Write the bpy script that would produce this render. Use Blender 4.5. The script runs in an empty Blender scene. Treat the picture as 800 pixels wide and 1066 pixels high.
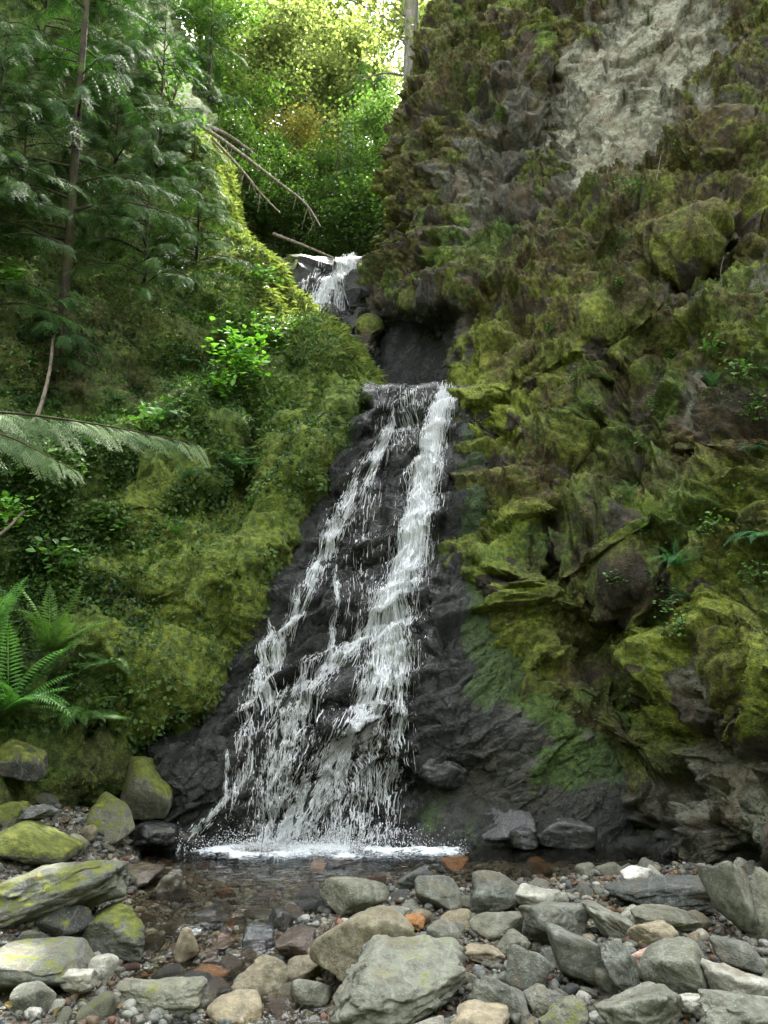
import bpy, math, random
import numpy as np
from mathutils import Vector, Matrix
from mathutils.bvhtree import BVHTree

rng = np.random.default_rng(7)
random.seed(7)
scene = bpy.context.scene
COL = scene.collection
D = bpy.data
R_ = math.radians

# ------------------------------------------------------------------ camera
H = 1.9; PITCH = R_(10.0); FP = 829.0
cp, sp = math.cos(PITCH), math.sin(PITCH)
cam_d = D.cameras.new('camera'); cam = D.objects.new('camera', cam_d); COL.objects.link(cam)
cam.location = (0, 0, H); cam.rotation_euler = (math.pi/2 + PITCH, 0, 0)
cam_d.sensor_fit = 'VERTICAL'; cam_d.sensor_height = 36; cam_d.lens = 36*FP/1066
cam_d.clip_end = 500; cam_d.clip_start = 0.05
scene.camera = cam

def P(px, py, Y):
    """world point seen at photograph position (px,py) at world depth Y"""
    px = np.asarray(px, float); py = np.asarray(py, float); Y = np.asarray(Y, float)
    xc = (px-400)/FP; yc = -(py-533)/FP
    dy = cp - yc*sp; dz = sp + yc*cp
    t = Y/dy
    return np.stack(np.broadcast_arrays(xc*t, Y, H+dz*t), -1)
def axial(px, py, Y):
    yc = -(py-533)/FP
    return Y/(cp - yc*sp)

# ------------------------------------------------------------------ noise
_pr = np.random.default_rng(3)
PERM = _pr.permutation(256).astype(np.int32); PERM = np.concatenate([PERM, PERM, PERM])
G = _pr.normal(size=(256, 3)); G /= np.linalg.norm(G, axis=1)[:, None]
G = G.astype(np.float32)
def perlin(p):
    p = np.asarray(p, np.float32)
    sh = p.shape[:-1]; p = p.reshape(-1, 3)
    i = np.floor(p).astype(np.int32); f = p - i; i &= 255
    u = f*f*f*(f*(f*6-15)+10)
    out = np.zeros(len(p), np.float32)
    for dx in (0, 1):
        wx = u[:, 0] if dx else 1-u[:, 0]
        a = PERM[i[:, 0]+dx]
        for dy in (0, 1):
            wy = wx*(u[:, 1] if dy else 1-u[:, 1])
            b = PERM[a + ((i[:, 1]+dy) & 255)]
            for dz in (0, 1):
                w = wy*(u[:, 2] if dz else 1-u[:, 2])
                g = G[PERM[b + ((i[:, 2]+dz) & 255)]]
                out += w*(g[:, 0]*(f[:, 0]-dx) + g[:, 1]*(f[:, 1]-dy) + g[:, 2]*(f[:, 2]-dz))
    return (out*1.5).reshape(sh)
def fbm(p, o=4, g=.5, l=2.03):
    s = 0; a = 1
    for k in range(o):
        s = s + a*perlin(p*(l**k) + 17.3*k); a *= g
    return s
def billow(p, o=3, g=.5):
    s = 0; a = 1
    for k in range(o):
        s = s + a*np.abs(perlin(p*(2.1**k) + 31.7*k)); a *= g
    return s
def facets(p, seed=0, tilt=.6):
    """voronoi cells, each a randomly tilted plane: blocky broken rock. returns value, edge distance"""
    p = np.asarray(p, np.float32); sh = p.shape[:-1]; p = p.reshape(-1, 3)
    i = np.floor(p).astype(np.int32)
    r = np.random.default_rng(seed)
    T = r.random((256, 3)).astype(np.float32); N = r.normal(size=(256, 3)).astype(np.float32)*tilt; V = r.random(256).astype(np.float32)
    b1 = np.full(len(p), 9., np.float32); b2 = np.full(len(p), 9., np.float32); val = np.zeros(len(p), np.float32)
    for dx in (-1, 0, 1):
        for dy in (-1, 0, 1):
            for dz in (-1, 0, 1):
                c = i + np.array([dx, dy, dz], np.int32)
                h = PERM[PERM[PERM[c[:, 0] & 255] + (c[:, 1] & 255)] + (c[:, 2] & 255)]
                d = p - (c + T[h]); dd = np.einsum('ij,ij->i', d, d)
                v = V[h] + np.einsum('ij,ij->i', d, N[h])
                m = dd < b1
                b2 = np.where(m, b1, np.minimum(b2, dd)); val = np.where(m, v, val); b1 = np.where(m, dd, b1)
    e = np.sqrt(b2) - np.sqrt(b1)
    return val.reshape(sh), e.reshape(sh)
def cushions(p, jit=.9):
    p = np.asarray(p, np.float32); sh = p.shape[:-1]; p = p.reshape(-1, 3); i = np.floor(p).astype(np.int32)
    T = ((np.random.default_rng(77).random((256, 3))-.5)*jit+.5).astype(np.float32); S = (.55+.45*np.random.default_rng(78).random(256)).astype(np.float32)
    h_ = np.zeros(len(p), np.float32)
    for dx in (-1, 0, 1):
        for dy in (-1, 0, 1):
            for dz in (-1, 0, 1):
                c = i + np.array([dx, dy, dz], np.int32); k = PERM[PERM[PERM[c[:, 0] & 255] + (c[:, 1] & 255)] + (c[:, 2] & 255)]
                d = p - (c + T[k]); h_ = np.maximum(h_, S[k]*np.sqrt(np.maximum(1-np.einsum('ij,ij->i', d, d)/.95, 0)))
    return h_.reshape(sh)
def sm(a, b, x):
    t = np.clip((x-a)/(b-a), 0, 1); return t*t*(3-2*t)
def blob(px, py, cx, cy, rx, ry, ang=0):
    c, s = math.cos(R_(ang)), math.sin(R_(ang))
    dx, dy = px-cx, py-cy
    u = (dx*c + dy*s)/rx; v = (-dx*s + dy*c)/ry
    return np.exp(-(u*u+v*v))

# ------------------------------------------------------------------ mesh building
def mesh_np(name, verts, faces_list, smooth=True):
    me = D.meshes.new(name)
    verts = np.asarray(verts, np.float32)
    me.vertices.add(len(verts)); me.vertices.foreach_set('co', verts.ravel())
    loops = np.concatenate([np.asarray(f, np.int32).ravel() for f in faces_list])
    tot = np.concatenate([np.full(len(f), np.shape(f)[1], np.int32) for f in faces_list])
    start = np.concatenate([[0], np.cumsum(tot)[:-1]]).astype(np.int32)
    me.loops.add(len(loops)); me.loops.foreach_set('vertex_index', loops)
    me.polygons.add(len(tot)); me.polygons.foreach_set('loop_start', start)
    me.polygons.foreach_set('loop_total', tot)
    me.polygons.foreach_set('use_smooth', np.full(len(tot), smooth, bool))
    me.update(calc_edges=True)
    return me
def add_attr(me, name, vals):
    vals = np.asarray(vals, np.float32)
    if vals.ndim == 1:
        a = me.attributes.new(name, 'FLOAT', 'POINT'); a.data.foreach_set('value', vals)
    elif vals.shape[1] == 2:
        v = np.zeros((len(vals), 3), np.float32); v[:, :2] = vals
        a = me.attributes.new(name, 'FLOAT_VECTOR', 'POINT'); a.data.foreach_set('vector', v.ravel())
    else:
        v = np.ones((len(vals), 4), np.float32); v[:, :3] = vals
        a = me.attributes.new(name, 'FLOAT_COLOR', 'POINT'); a.data.foreach_set('color', v.ravel())
def tag(o, label=None, cat=None, group=None, kind=None):
    if label: o['label'] = label
    if cat: o['category'] = cat
    if group: o['group'] = group
    if kind: o['kind'] = kind
    return o
def link(name, me, mat, parent=None, loc=None):
    o = D.objects.new(name, me); COL.objects.link(o)
    if mat and not me.materials: me.materials.append(mat)
    if parent: o.parent = parent
    if loc is not None: o.location = loc
    return o
def empty(name, loc, label, cat, group=None):
    o = D.objects.new(name, None); COL.objects.link(o); o.location = loc; o.empty_display_size = .1
    return tag(o, label, cat, group)

class Geo:
    def __init__(s): s.v = []; s.f = []; s.c = []; s.n = 0
    def add(s, v, f, c):
        v = np.asarray(v, np.float32).reshape(-1, 3)
        s.v.append(v); s.f.append(np.asarray(f, np.int32)+s.n)
        c = np.asarray(c, np.float32)
        if c.ndim == 1: c = np.broadcast_to(c, (len(v), 3))
        s.c.append(c); s.n += len(v)
    def inst(s, tv, tf, M, T, cols):
        """tv (n,3) tf (m,k) M (K,3,3) T (K,3) cols (K,3)"""
        K = len(T)
        if K == 0: return
        v = np.einsum('kij,nj->kni', M, tv) + T[:, None, :]
        f = tf[None] + (np.arange(K)*len(tv))[:, None, None]
        s.add(v.reshape(-1, 3), f.reshape(-1, tf.shape[1]), np.repeat(cols, len(tv), 0))
    def build(s, name, mat, parent=None, origin=None, smooth=False):
        v = np.concatenate(s.v)
        if origin is not None: v = v - np.asarray(origin, np.float32)
        me = mesh_np(name, v, s.f, smooth); add_attr(me, 'col', np.concatenate(s.c))
        return link(name, me, mat, parent)

def frames(dirs, up=(0, 0, 1), roll=None):
    """rotation matrices with local +Y along dirs, +Z near up"""
    d = np.asarray(dirs, float); d = d/np.linalg.norm(d, axis=1)[:, None]
    u = np.broadcast_to(np.asarray(up, float), d.shape)
    x = np.cross(d, u); n = np.linalg.norm(x, axis=1)[:, None]
    x = np.where(n > 1e-3, x/np.maximum(n, 1e-3), np.array([1., 0, 0]))
    z = np.cross(x, d)
    if roll is not None:
        c, s_ = np.cos(roll)[:, None], np.sin(roll)[:, None]
        x, z = x*c + z*s_, -x*s_ + z*c
    return np.stack([x, d, z], -1)
def tube(pts, rad, sides=8, bump=0, seed=0):
    pts = np.asarray(pts, float); rad = np.asarray(rad, float)
    t = np.gradient(pts, axis=0); M = frames(t, (0.03, -1, .1))
    a = np.linspace(0, 2*math.pi, sides, endpoint=False)
    ring = np.cos(a)[None, :, None]*M[:, None, :, 0] + np.sin(a)[None, :, None]*M[:, None, :, 2]
    v = pts[:, None, :] + ring*rad[:, None, None]
    if bump:
        v = v + ring*(rad[:, None]*bump*fbm(v*np.array([6, 6, 2.])+seed, 3))[..., None]
    n = len(pts); i = np.arange(n-1)[:, None]*sides; j = np.arange(sides)[None]; k = (j+1) % sides
    f = np.stack([i+j, i+k, i+sides+k, i+sides+j], -1).reshape(-1, 4)
    return v.reshape(-1, 3), f
def crv(pts, n=24):
    """catmull-rom through points"""
    p = np.asarray(pts, float); p = np.vstack([2*p[0]-p[1], p, 2*p[-1]-p[-2]])
    u = np.linspace(0, len(p)-3-1e-6, n); i = u.astype(int); t = (u-i)[:, None]
    a, b, c, d = p[i], p[i+1], p[i+2], p[i+3]
    return .5*(2*b + (c-a)*t + (2*a-5*b+4*c-d)*t*t + (3*b-a-3*c+d)*t**3)

# ------------------------------------------------------------------ materials
class NT:
    def __init__(s, name):
        s.m = D.materials.new(name); s.m.use_nodes = True; s.t = s.m.node_tree; s.t.nodes.clear()
        s.out = s.n('ShaderNodeOutputMaterial')
    def n(s, typ, **kw):
        nd = s.t.nodes.new(typ)
        for k, v in kw.items():
            if hasattr(nd, k): setattr(nd, k, v)
        return nd
    def l(s, a, b): s.t.links.new(a, b)
    def set(s, nd, name, v):
        if hasattr(v, 'links') or isinstance(v, bpy.types.NodeSocket): s.l(v, nd.inputs[name])
        else: nd.inputs[name].default_value = v
    def noise(s, vec, scale, detail=4, rough=.5, dist=0):
        nd = s.n('ShaderNodeTexNoise'); nd.inputs['Scale'].default_value = scale
        nd.inputs['Detail'].default_value = detail; nd.inputs['Roughness'].default_value = rough
        nd.inputs['Distortion'].default_value = dist
        if vec is not None: s.l(vec, nd.inputs['Vector'])
        return nd.outputs['Fac']
    def vor(s, vec, scale, feature='F1'):
        nd = s.n('ShaderNodeTexVoronoi', feature=feature); nd.inputs['Scale'].default_value = scale
        if vec is not None: s.l(vec, nd.inputs['Vector'])
        return nd
    def math(s, op, a, b=0., c=None, clamp=False):
        nd = s.n('ShaderNodeMath', operation=op, use_clamp=clamp)
        for i, v in enumerate((a, b) if c is None else (a, b, c)):
            if isinstance(v, bpy.types.NodeSocket): s.l(v, nd.inputs[i])
            else: nd.inputs[i].default_value = v
        return nd.outputs[0]
    def ramp(s, fac, stops):
        nd = s.n('ShaderNodeValToRGB'); e = nd.color_ramp.elements
        while len(e) < len(stops): e.new(.5)
        for k, (p, c) in enumerate(stops):
            e[k].position = p; e[k].color = (c, c, c, 1) if isinstance(c, (int, float)) else (*c, 1)
        s.l(fac, nd.inputs[0]); return nd.outputs[0]
    def mix(s, fac, a, b, mode='MIX'):
        nd = s.n('ShaderNodeMix', data_type='RGBA', blend_type=mode)
        for i, v in ((0, fac), (6, a), (7, b)):
            if isinstance(v, bpy.types.NodeSocket): s.l(v, nd.inputs[i])
            elif isinstance(v, (int, float)): nd.inputs[i].default_value = v if i == 0 else (v, v, v, 1)
            else: nd.inputs[i].default_value = (*v, 1)
        return nd.outputs[2]
    def attr(s, name):
        nd = s.n('ShaderNodeAttribute'); nd.attribute_name = name; return nd
    def bump(s, h, strength, dist, prev=None):
        nd = s.n('ShaderNodeBump'); nd.inputs['Strength'].default_value = strength; nd.inputs['Distance'].default_value = dist
        s.l(h, nd.inputs['Height'])
        if prev is not None: s.l(prev, nd.inputs['Normal'])
        return nd.outputs[0]
    def pos(s): return s.n('ShaderNodeNewGeometry').outputs['Position']
    def bsdf(s, color, rough=.8, spec=.3, normal=None, **kw):
        b = s.n('ShaderNodeBsdfPrincipled')
        if isinstance(color, bpy.types.NodeSocket): s.l(color, b.inputs['Base Color'])
        else: b.inputs['Base Color'].default_value = (*color, 1)
        if isinstance(rough, bpy.types.NodeSocket): s.l(rough, b.inputs['Roughness'])
        else: b.inputs['Roughness'].default_value = rough
        b.inputs['Specular IOR Level'].default_value = spec
        if normal is not None: s.l(normal, b.inputs['Normal'])
        for k, v in kw.items():
            b.inputs[k.replace('_', ' ')].default_value = v
        return b.outputs[0]
    def done(s, sh): s.l(sh, s.out.inputs['Surface']); return s.m

def mat_cliff():
    """attributes: mask r=moss g=brown dead moss b=yellow brightness of moss; pale = pale rock; wet = wetness"""
    t = NT('mossy_rock'); pos = t.pos()
    at = t.attr('mask'); sep = t.n('ShaderNodeSeparateColor'); t.l(at.outputs['Color'], sep.inputs[0])
    moss, brown, yel = sep.outputs[0], sep.outputs[1], sep.outputs[2]
    pale = t.attr('pale').outputs['Fac']; wet = t.attr('wet').outputs['Fac']
    n1 = t.noise(pos, 3.2, 6, .62); n2 = t.noise(pos, 14, 5, .65); n3 = t.noise(pos, 60, 4, .6); n0 = t.noise(pos, .9, 3, .5)
    rock = t.ramp(n2, [(.28, (.018, .019, .014)), (.5, (.058, .060, .045)), (.62, (.098, .098, .074)), (.8, (.17, .165, .13))])
    palec = t.ramp(n2, [(.3, (.075, .077, .052)), (.43, (.17, .175, .12)), (.58, (.24, .243, .175)), (.75, (.35, .35, .27))])
    rock = t.mix(pale, rock, palec)
    soilc = t.ramp(n2, [(.3, (.007, .006, .003)), (.5, (.027, .023, .012)), (.75, (.085, .072, .038))])
    rock = t.mix(t.attr('soil').outputs['Fac'], rock, soilc)
    stain = t.ramp(n1, [(.45, 0.), (.62, 1.)])
    rock = t.mix(t.math('MULTIPLY', stain, .55), rock, (.09, .06, .028))
    nd_ = t.n('ShaderNodeTexNoise'); nd_.inputs['Scale'].default_value = 2.6; nd_.inputs['Detail'].default_value = 5; nd_.inputs['Roughness'].default_value = .6; t.l(pos, nd_.inputs['Vector'])
    dv = t.n('ShaderNodeVectorMath', operation='MULTIPLY_ADD'); t.l(nd_.outputs['Color'], dv.inputs[0]); dv.inputs[1].default_value = (.55, .55, .55); t.l(pos, dv.inputs[2])
    crack = t.vor(dv.outputs[0], 2.7, 'DISTANCE_TO_EDGE')
    cr = t.ramp(crack.outputs['Distance'], [(0, 0.3), (.02, .85), (.05, 1.)])
    rock = t.mix(1.0, rock, cr, 'MULTIPLY')
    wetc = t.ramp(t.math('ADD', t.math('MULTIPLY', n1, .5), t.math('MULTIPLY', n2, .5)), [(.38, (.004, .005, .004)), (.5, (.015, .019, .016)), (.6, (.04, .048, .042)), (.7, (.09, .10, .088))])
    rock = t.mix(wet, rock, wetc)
    mg = t.ramp(n2, [(.30, (.007, .017, .004)), (.46, (.031, .064, .009)), (.6, (.074, .130, .016)), (.78, (.13, .20, .024))])
    my = t.ramp(n2, [(.28, (.022, .034, .005)), (.45, (.085, .115, .010)), (.6, (.185, .215, .018)), (.78, (.33, .34, .038))])
    mo = t.mix(yel, mg, my)
    mb = t.ramp(n2, [(.3, (.008, .006, .003)), (.47, (.036, .027, .009)), (.6, (.085, .064, .018)), (.75, (.16, .125, .035))])
    bf = t.math('MULTIPLY', brown, t.ramp(n1, [(.35, .25), (.55, 1.)]))
    mo = t.mix(bf, mo, mb)
    mo = t.mix(t.math('MULTIPLY', wet, .75), mo, t.mix(n2, (.006, .012, .006), (.045, .075, .028)))
    # moss patches break up against the rock
    nf = t.math('ADD', t.math('MULTIPLY', n1, 1.2), t.math('MULTIPLY', n3, .5))
    f = t.math('SUBTRACT', t.math('ADD', t.math('MULTIPLY', moss, 2.2), nf), 1.75)
    f = t.math('MULTIPLY', f, 4., clamp=True)
    col = t.mix(f, rock, mo)
    hgt = t.math('ADD', t.math('MULTIPLY', n3, .5), n2)
    b1 = t.bump(hgt, 1., .07)
    b2 = t.bump(crack.outputs['Distance'], .35, .03, b1)
    rg = t.math('SUBTRACT', .93, t.math('MULTIPLY', wet, .71))
    rg = t.math('ADD', rg, t.math('MULTIPLY', f, .4), clamp=True)
    return t.done(t.bsdf(col, rg, .5, b2))

def mat_leaf(name, trans=.35, rough=.45, spec=.35, tint=(1.3, 1.5, .6)):
    t = NT(name); c = t.attr('col').outputs['Color']
    b = t.bsdf(c, rough, spec)
    tr = t.n('ShaderNodeBsdfTranslucent'); t.l(t.mix(1.0, c, tint, 'MULTIPLY'), tr.inputs['Color'])
    mx = t.n('ShaderNodeMixShader'); mx.inputs[0].default_value = trans; t.l(b, mx.inputs[1]); t.l(tr.outputs[0], mx.inputs[2])
    return t.done(mx.outputs[0])
def mat_bark(name, a=(.045, .036, .026), b=(.13, .105, .075), moss=.3):
    t = NT(name); tc = t.n('ShaderNodeTexCoord').outputs['Object']
    mp = t.n('ShaderNodeMapping'); mp.inputs['Scale'].default_value = (9, 9, 1.6); t.l(tc, mp.inputs['Vector'])
    n = t.noise(mp.outputs[0], 2.2, 7, .65); n2 = t.noise(tc, 2.5, 4, .6)
    c = t.mix(t.ramp(n, [(.35, 0.), (.65, 1.)]), a, b)
    c = t.mix(t.math('MULTIPLY', t.ramp(n2, [(.45, 0.), (.6, 1.)]), moss), c, (.06, .075, .016))
    return t.done(t.bsdf(c, .9, .2, t.bump(n, .9, .04)))
def mat_stone(name, wet=0.):
    """object colour gives the stone's own tint, its alpha the amount of moss"""
    t = NT(name); tc = t.n('ShaderNodeTexCoord').outputs['Object']
    oi = t.n('ShaderNodeObjectInfo'); base = oi.outputs['Color']; al = oi.outputs['Alpha']
    off = t.n('ShaderNodeVectorMath', operation='ADD'); t.l(tc, off.inputs[0])
    rc = t.n('ShaderNodeCombineXYZ'); r10 = t.math('MULTIPLY', oi.outputs['Random'], 37.)
    for k in range(3): t.l(r10, rc.inputs[k])
    t.l(rc.outputs[0], off.inputs[1]); v = off.outputs[0]
    n1 = t.noise(v, 3.5, 5, .6); n2 = t.noise(v, 14, 6, .7); n3 = t.noise(v, 70, 4, .65)
    f = t.ramp(n2, [(.28, .55), (.5, .98), (.72, 1.45)])
    c = t.mix(1., t.mix(1., base, (.72, .72, .68), 'MULTIPLY'), f, 'MULTIPLY')
    c = t.mix(1., c, t.ramp(n1, [(.3, .7), (.7, 1.25)]), 'MULTIPLY')
    # speckle, faint veins and dirt
    c = t.mix(t.math('MULTIPLY', t.ramp(n3, [(.58, 0.), (.68, 1.)]), .35), c, (.42, .42, .38))
    wv = t.n('ShaderNodeTexWave'); wv.inputs['Scale'].default_value = 1.7; wv.inputs['Distortion'].default_value = 9; wv.inputs['Detail'].default_value = 3
    wv.inputs['Detail Scale'].default_value = 1.5; t.l(v, wv.inputs['Vector'])
    c = t.mix(t.math('MULTIPLY', t.ramp(wv.outputs['Fac'], [(.95, 0.), (.995, 1.)]), .10), c, (.45, .44, .40))
    brown = t.ramp(t.noise(v, 5.5, 4, .6), [(.52, 0.), (.7, .6)])
    c = t.mix(brown, c, (.115, .09, .055))
    # moss grows on upward faces
    nz = t.n('ShaderNodeSeparateXYZ'); g = t.n('ShaderNodeNewGeometry'); t.l(g.outputs['Normal'], nz.inputs[0])
    mf = t.math('MULTIPLY', t.math('ADD', nz.outputs[2], .35, clamp=True), al)
    mf = t.math('ADD', mf, t.math('MULTIPLY', t.math('SUBTRACT', n2, .5), 1.3))
    mf = t.math('ADD', mf, t.math('MULTIPLY', t.math('SUBTRACT', n1, .5), 1.3))
    mf = t.math('MULTIPLY', t.math('SUBTRACT', mf, .48), 5., clamp=True)
    mf = t.math('MULTIPLY', mf, t.math('GREATER_THAN', al, .02))
    mcol = t.ramp(n2, [(.3, (.03, .042, .010)), (.5, (.075, .09, .017)), (.7, (.16, .165, .03))])
    c = t.mix(mf, c, mcol)
    if wet: c = t.mix(1., c, (.5, .5, .52), 'MULTIPLY')
    h = t.math('ADD', n2, t.math('MULTIPLY', n3, .35))
    rg = .9 if not wet else .22
    return t.done(t.bsdf(c, rg, .3 if not wet else .6, t.bump(h, .75, .03)))
def mat_gravel():
    t = NT('gravel'); pos = t.pos()
    v = t.vor(pos, 26); c1 = v.outputs['Color']
    n = t.noise(pos, 1.7, 5, .6); n2 = t.noise(pos, 40, 4, .6)
    s_ = t.n('ShaderNodeSeparateColor'); t.l(c1, s_.inputs[0])
    c = t.ramp(s_.outputs[0], [(0, (.02, .02, .015)), (.4, (.05, .046, .034)), (.7, (.09, .082, .06)), (.9, (.09, .055, .03)), (1., (.17, .16, .13))])
    c = t.mix(t.ramp(n, [(.4, 0.), (.65, .7)]), c, (.045, .04, .028))
    h = t.math('SUBTRACT', 1., v.outputs['Distance'])
    b = t.bump(h, .8, .03); b = t.bump(n2, .5, .01, b)
    return t.done(t.bsdf(c, .7, .35, b))
def mat_pebble():
    t = NT('pebbles'); c = t.attr('col').outputs['Color']; n = t.noise(t.pos(), 60, 4, .6)
    c = t.mix(1., c, t.ramp(n, [(.3, .6), (.7, 1.35)]), 'MULTIPLY')
    return t.done(t.bsdf(c, .7, .35, t.bump(n, .5, .01)))
def mat_water():
    t = NT('stream_water'); pos = t.pos()
    mp = t.n('ShaderNodeMapping'); mp.inputs['Scale'].default_value = (1, 1.6, 1); t.l(pos, mp.inputs['Vector'])
    n1 = t.noise(mp.outputs[0], 5, 4, .55, .4); n2 = t.noise(mp.outputs[0], 19, 3, .5, .3)
    fo = t.attr('foam').outputs['Fac']
    b = t.bump(t.math('ADD', n1, t.math('MULTIPLY', n2, .45)), .55, .06)
    fr = t.n('ShaderNodeFresnel'); fr.inputs['IOR'].default_value = 1.36; t.l(b, fr.inputs['Normal'])
    tr = t.n('ShaderNodeBsdfTransparent'); tr.inputs['Color'].default_value = (.80, .76, .64, 1)
    gl = t.n('ShaderNodeBsdfGlossy'); gl.inputs['Roughness'].default_value = .06; gl.inputs['Color'].default_value = (.95, .97, 1, 1); t.l(b, gl.inputs['Normal'])
    m1 = t.n('ShaderNodeMixShader'); t.l(fr.outputs[0], m1.inputs[0]); t.l(tr.outputs[0], m1.inputs[1]); t.l(gl.outputs[0], m1.inputs[2])
    fm = t.noise(mp.outputs[0], 22, 6, .75, .8)
    ff = t.math('MULTIPLY', t.math('SUBTRACT', t.math('ADD', fo, t.math('MULTIPLY', t.math('SUBTRACT', fm, .5), 2.2)), .42), 2.2, clamp=True)
    m2 = t.n('ShaderNodeMixShader'); t.l(ff, m2.inputs[0]); t.l(m1.outputs[0], m2.inputs[1])
    t.l(t.bsdf((.52, .56, .58), .5, .3), m2.inputs[2])
    return t.done(m2.outputs[0])
def mat_white():
    t = NT('white_water')
    b = t.bsdf((.93, .95, .96), .3, .5)
    tr = t.n('ShaderNodeBsdfTranslucent'); tr.inputs['Color'].default_value = (.85, .9, .93, 1)
    mx = t.n('ShaderNodeMixShader'); mx.inputs[0].default_value = .25; t.l(b, mx.inputs[1]); t.l(tr.outputs[0], mx.inputs[2])
    return t.done(mx.outputs[0])
def mat_sheet():
    t = NT('thin_water'); uv = t.attr('flow').outputs['Vector']; dn = t.attr('density').outputs['Fac']
    mp = t.n('ShaderNodeMapping'); mp.inputs['Scale'].default_value = (.22, .035, 1); t.l(uv, mp.inputs['Vector'])
    n = t.noise(mp.outputs[0], 1., 6, .72, .5)
    mp2 = t.n('ShaderNodeMapping'); mp2.inputs['Scale'].default_value = (.7, .16, 1); t.l(uv, mp2.inputs['Vector'])
    n2 = t.noise(mp2.outputs[0], 1., 4, .7, .4)
    f = t.math('ADD', t.math('MULTIPLY', n, .7), t.math('MULTIPLY', n2, .45))
    f = t.math('SUBTRACT', t.math('ADD', f, t.math('MULTIPLY', dn, .95)), .97)
    f = t.math('MULTIPLY', f, 3.2, clamp=True)
    b = t.bump(n2, .6, .03)
    gl = t.n('ShaderNodeBsdfGlossy'); gl.inputs['Roughness'].default_value = .15; t.l(b, gl.inputs['Normal'])
    tr = t.n('ShaderNodeBsdfTransparent')
    fr = t.n('ShaderNodeFresnel'); fr.inputs['IOR'].default_value = 1.33; t.l(b, fr.inputs['Normal'])
    m1 = t.n('ShaderNodeMixShader'); t.l(fr.outputs[0], m1.inputs[0]); t.l(tr.outputs[0], m1.inputs[1]); t.l(gl.outputs[0], m1.inputs[2])
    m2 = t.n('ShaderNodeMixShader'); t.l(f, m2.inputs[0]); t.l(m1.outputs[0], m2.inputs[1]); t.l(t.bsdf((.95, .97, .98), .3, .5, b), m2.inputs[2])
    return t.done(m2.outputs[0])

M_CLIFF = mat_cliff(); M_GRAVEL = mat_gravel(); M_WATER = mat_water(); M_WHITE = mat_white(); M_SHEET = mat_sheet()
M_STONE = mat_stone('stone'); M_WET = mat_stone('wet_stone', 1.); M_PEB = mat_pebble()
M_MOSS = mat_leaf('moss_tufts', .25, .8, .1, (1.2, 1.3, .6))
M_LEAF = mat_leaf('leaves', .35, .5, .25)
M_FERN = mat_leaf('fern_leaves', .35, .5, .25, (1.2, 1.4, .6))
M_CEDAR = mat_leaf('cedar_needles', .25, .6, .10, (1.1, 1.4, .7))
M_CANOPY = mat_leaf('canopy_leaves', .5, .5, .3, (1.8, 1.85, 1.1))
M_BARK = mat_bark('bark', (.022, .017, .012), (.075, .058, .038), .4); M_BARK2 = mat_bark('grey_bark', (.10, .095, .08), (.24, .23, .19), .4); M_WOOD = mat_bark('dead_wood', (.05, .04, .03), (.20, .17, .13), .15)
M_DARK = mat_bark('dark_bark', (.010, .008, .006), (.036, .027, .018), .5)
M_STEM = mat_bark('stems', (.04, .045, .02), (.09, .08, .04), .2)

# ------------------------------------------------------------------ relief surfaces
def cr_interp(A, n, axis=0, dens=None):
    """catmull-rom resample of control array along axis 0"""
    A = np.moveaxis(A, axis, 0); k = len(A)
    p = np.concatenate([[2*A[0]-A[1]], A, [2*A[-1]-A[-2]]])
    if dens is None: u = np.linspace(0, k-1-1e-5, n)
    else:
        u = np.concatenate([np.linspace(i, i+1, int(d), endpoint=False) for i, d in enumerate(dens)] + [[k-1-1e-5]])
    i = u.astype(int); t = (u-i).reshape(-1, *([1]*(A.ndim-1)))
    a, b, c, d = p[i], p[i+1], p[i+2], p[i+3]
    r = .5*(2*b + (c-a)*t + (2*a-5*b+4*c-d)*t*t + (3*b-a-3*c+d)*t**3)
    return np.moveaxis(r, 0, axis)
def normals(V):
    du = np.gradient(V, axis=1); dv = np.gradient(V, axis=0)
    n = np.cross(dv, du); n /= np.maximum(np.linalg.norm(n, axis=-1, keepdims=True), 1e-9)
    # face the camera side for most of the sheet
    c = np.array([0, 0, H]) - V
    if (np.einsum('...i,...i', n, c) > 0).mean() < .5: n = -n
    return n.astype(np.float32)
def grid_faces(nr, nc):
    i = np.arange(nr-1)[:, None]*nc; j = np.arange(nc-1)[None]
    return np.stack([i+j, i+j+1, i+nc+j+1, i+nc+j], -1).reshape(-1, 4)
SURF = {}
def make_surface(key, name, V, PX, PY, mask, pale, wet, soil=None):
    me = mesh_np(name, V.reshape(-1, 3), [grid_faces(*V.shape[:2])])
    add_attr(me, 'mask', np.clip(mask, 0, 1).reshape(-1, 3)); add_attr(me, 'pale', np.clip(pale, 0, 1).ravel()); add_attr(me, 'wet', np.clip(wet, 0, 1).ravel()); add_attr(me, 'soil', (0*wet if soil is None else np.clip(soil, 0, 1)).ravel())
    o = link(name, me, M_CLIFF); tag(o, kind='structure')
    SURF[key] = dict(V=V, N=normals(V), px=PX, py=PY, mask=mask, pale=pale, wet=wet)
    return o
def project(V):
    x = V[..., 0]; y = V[..., 1]; z = V[..., 2]-H
    d = y*cp + z*sp; u = -y*sp + z*cp
    return 400+FP*x/d, 533-FP*u/d

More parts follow.
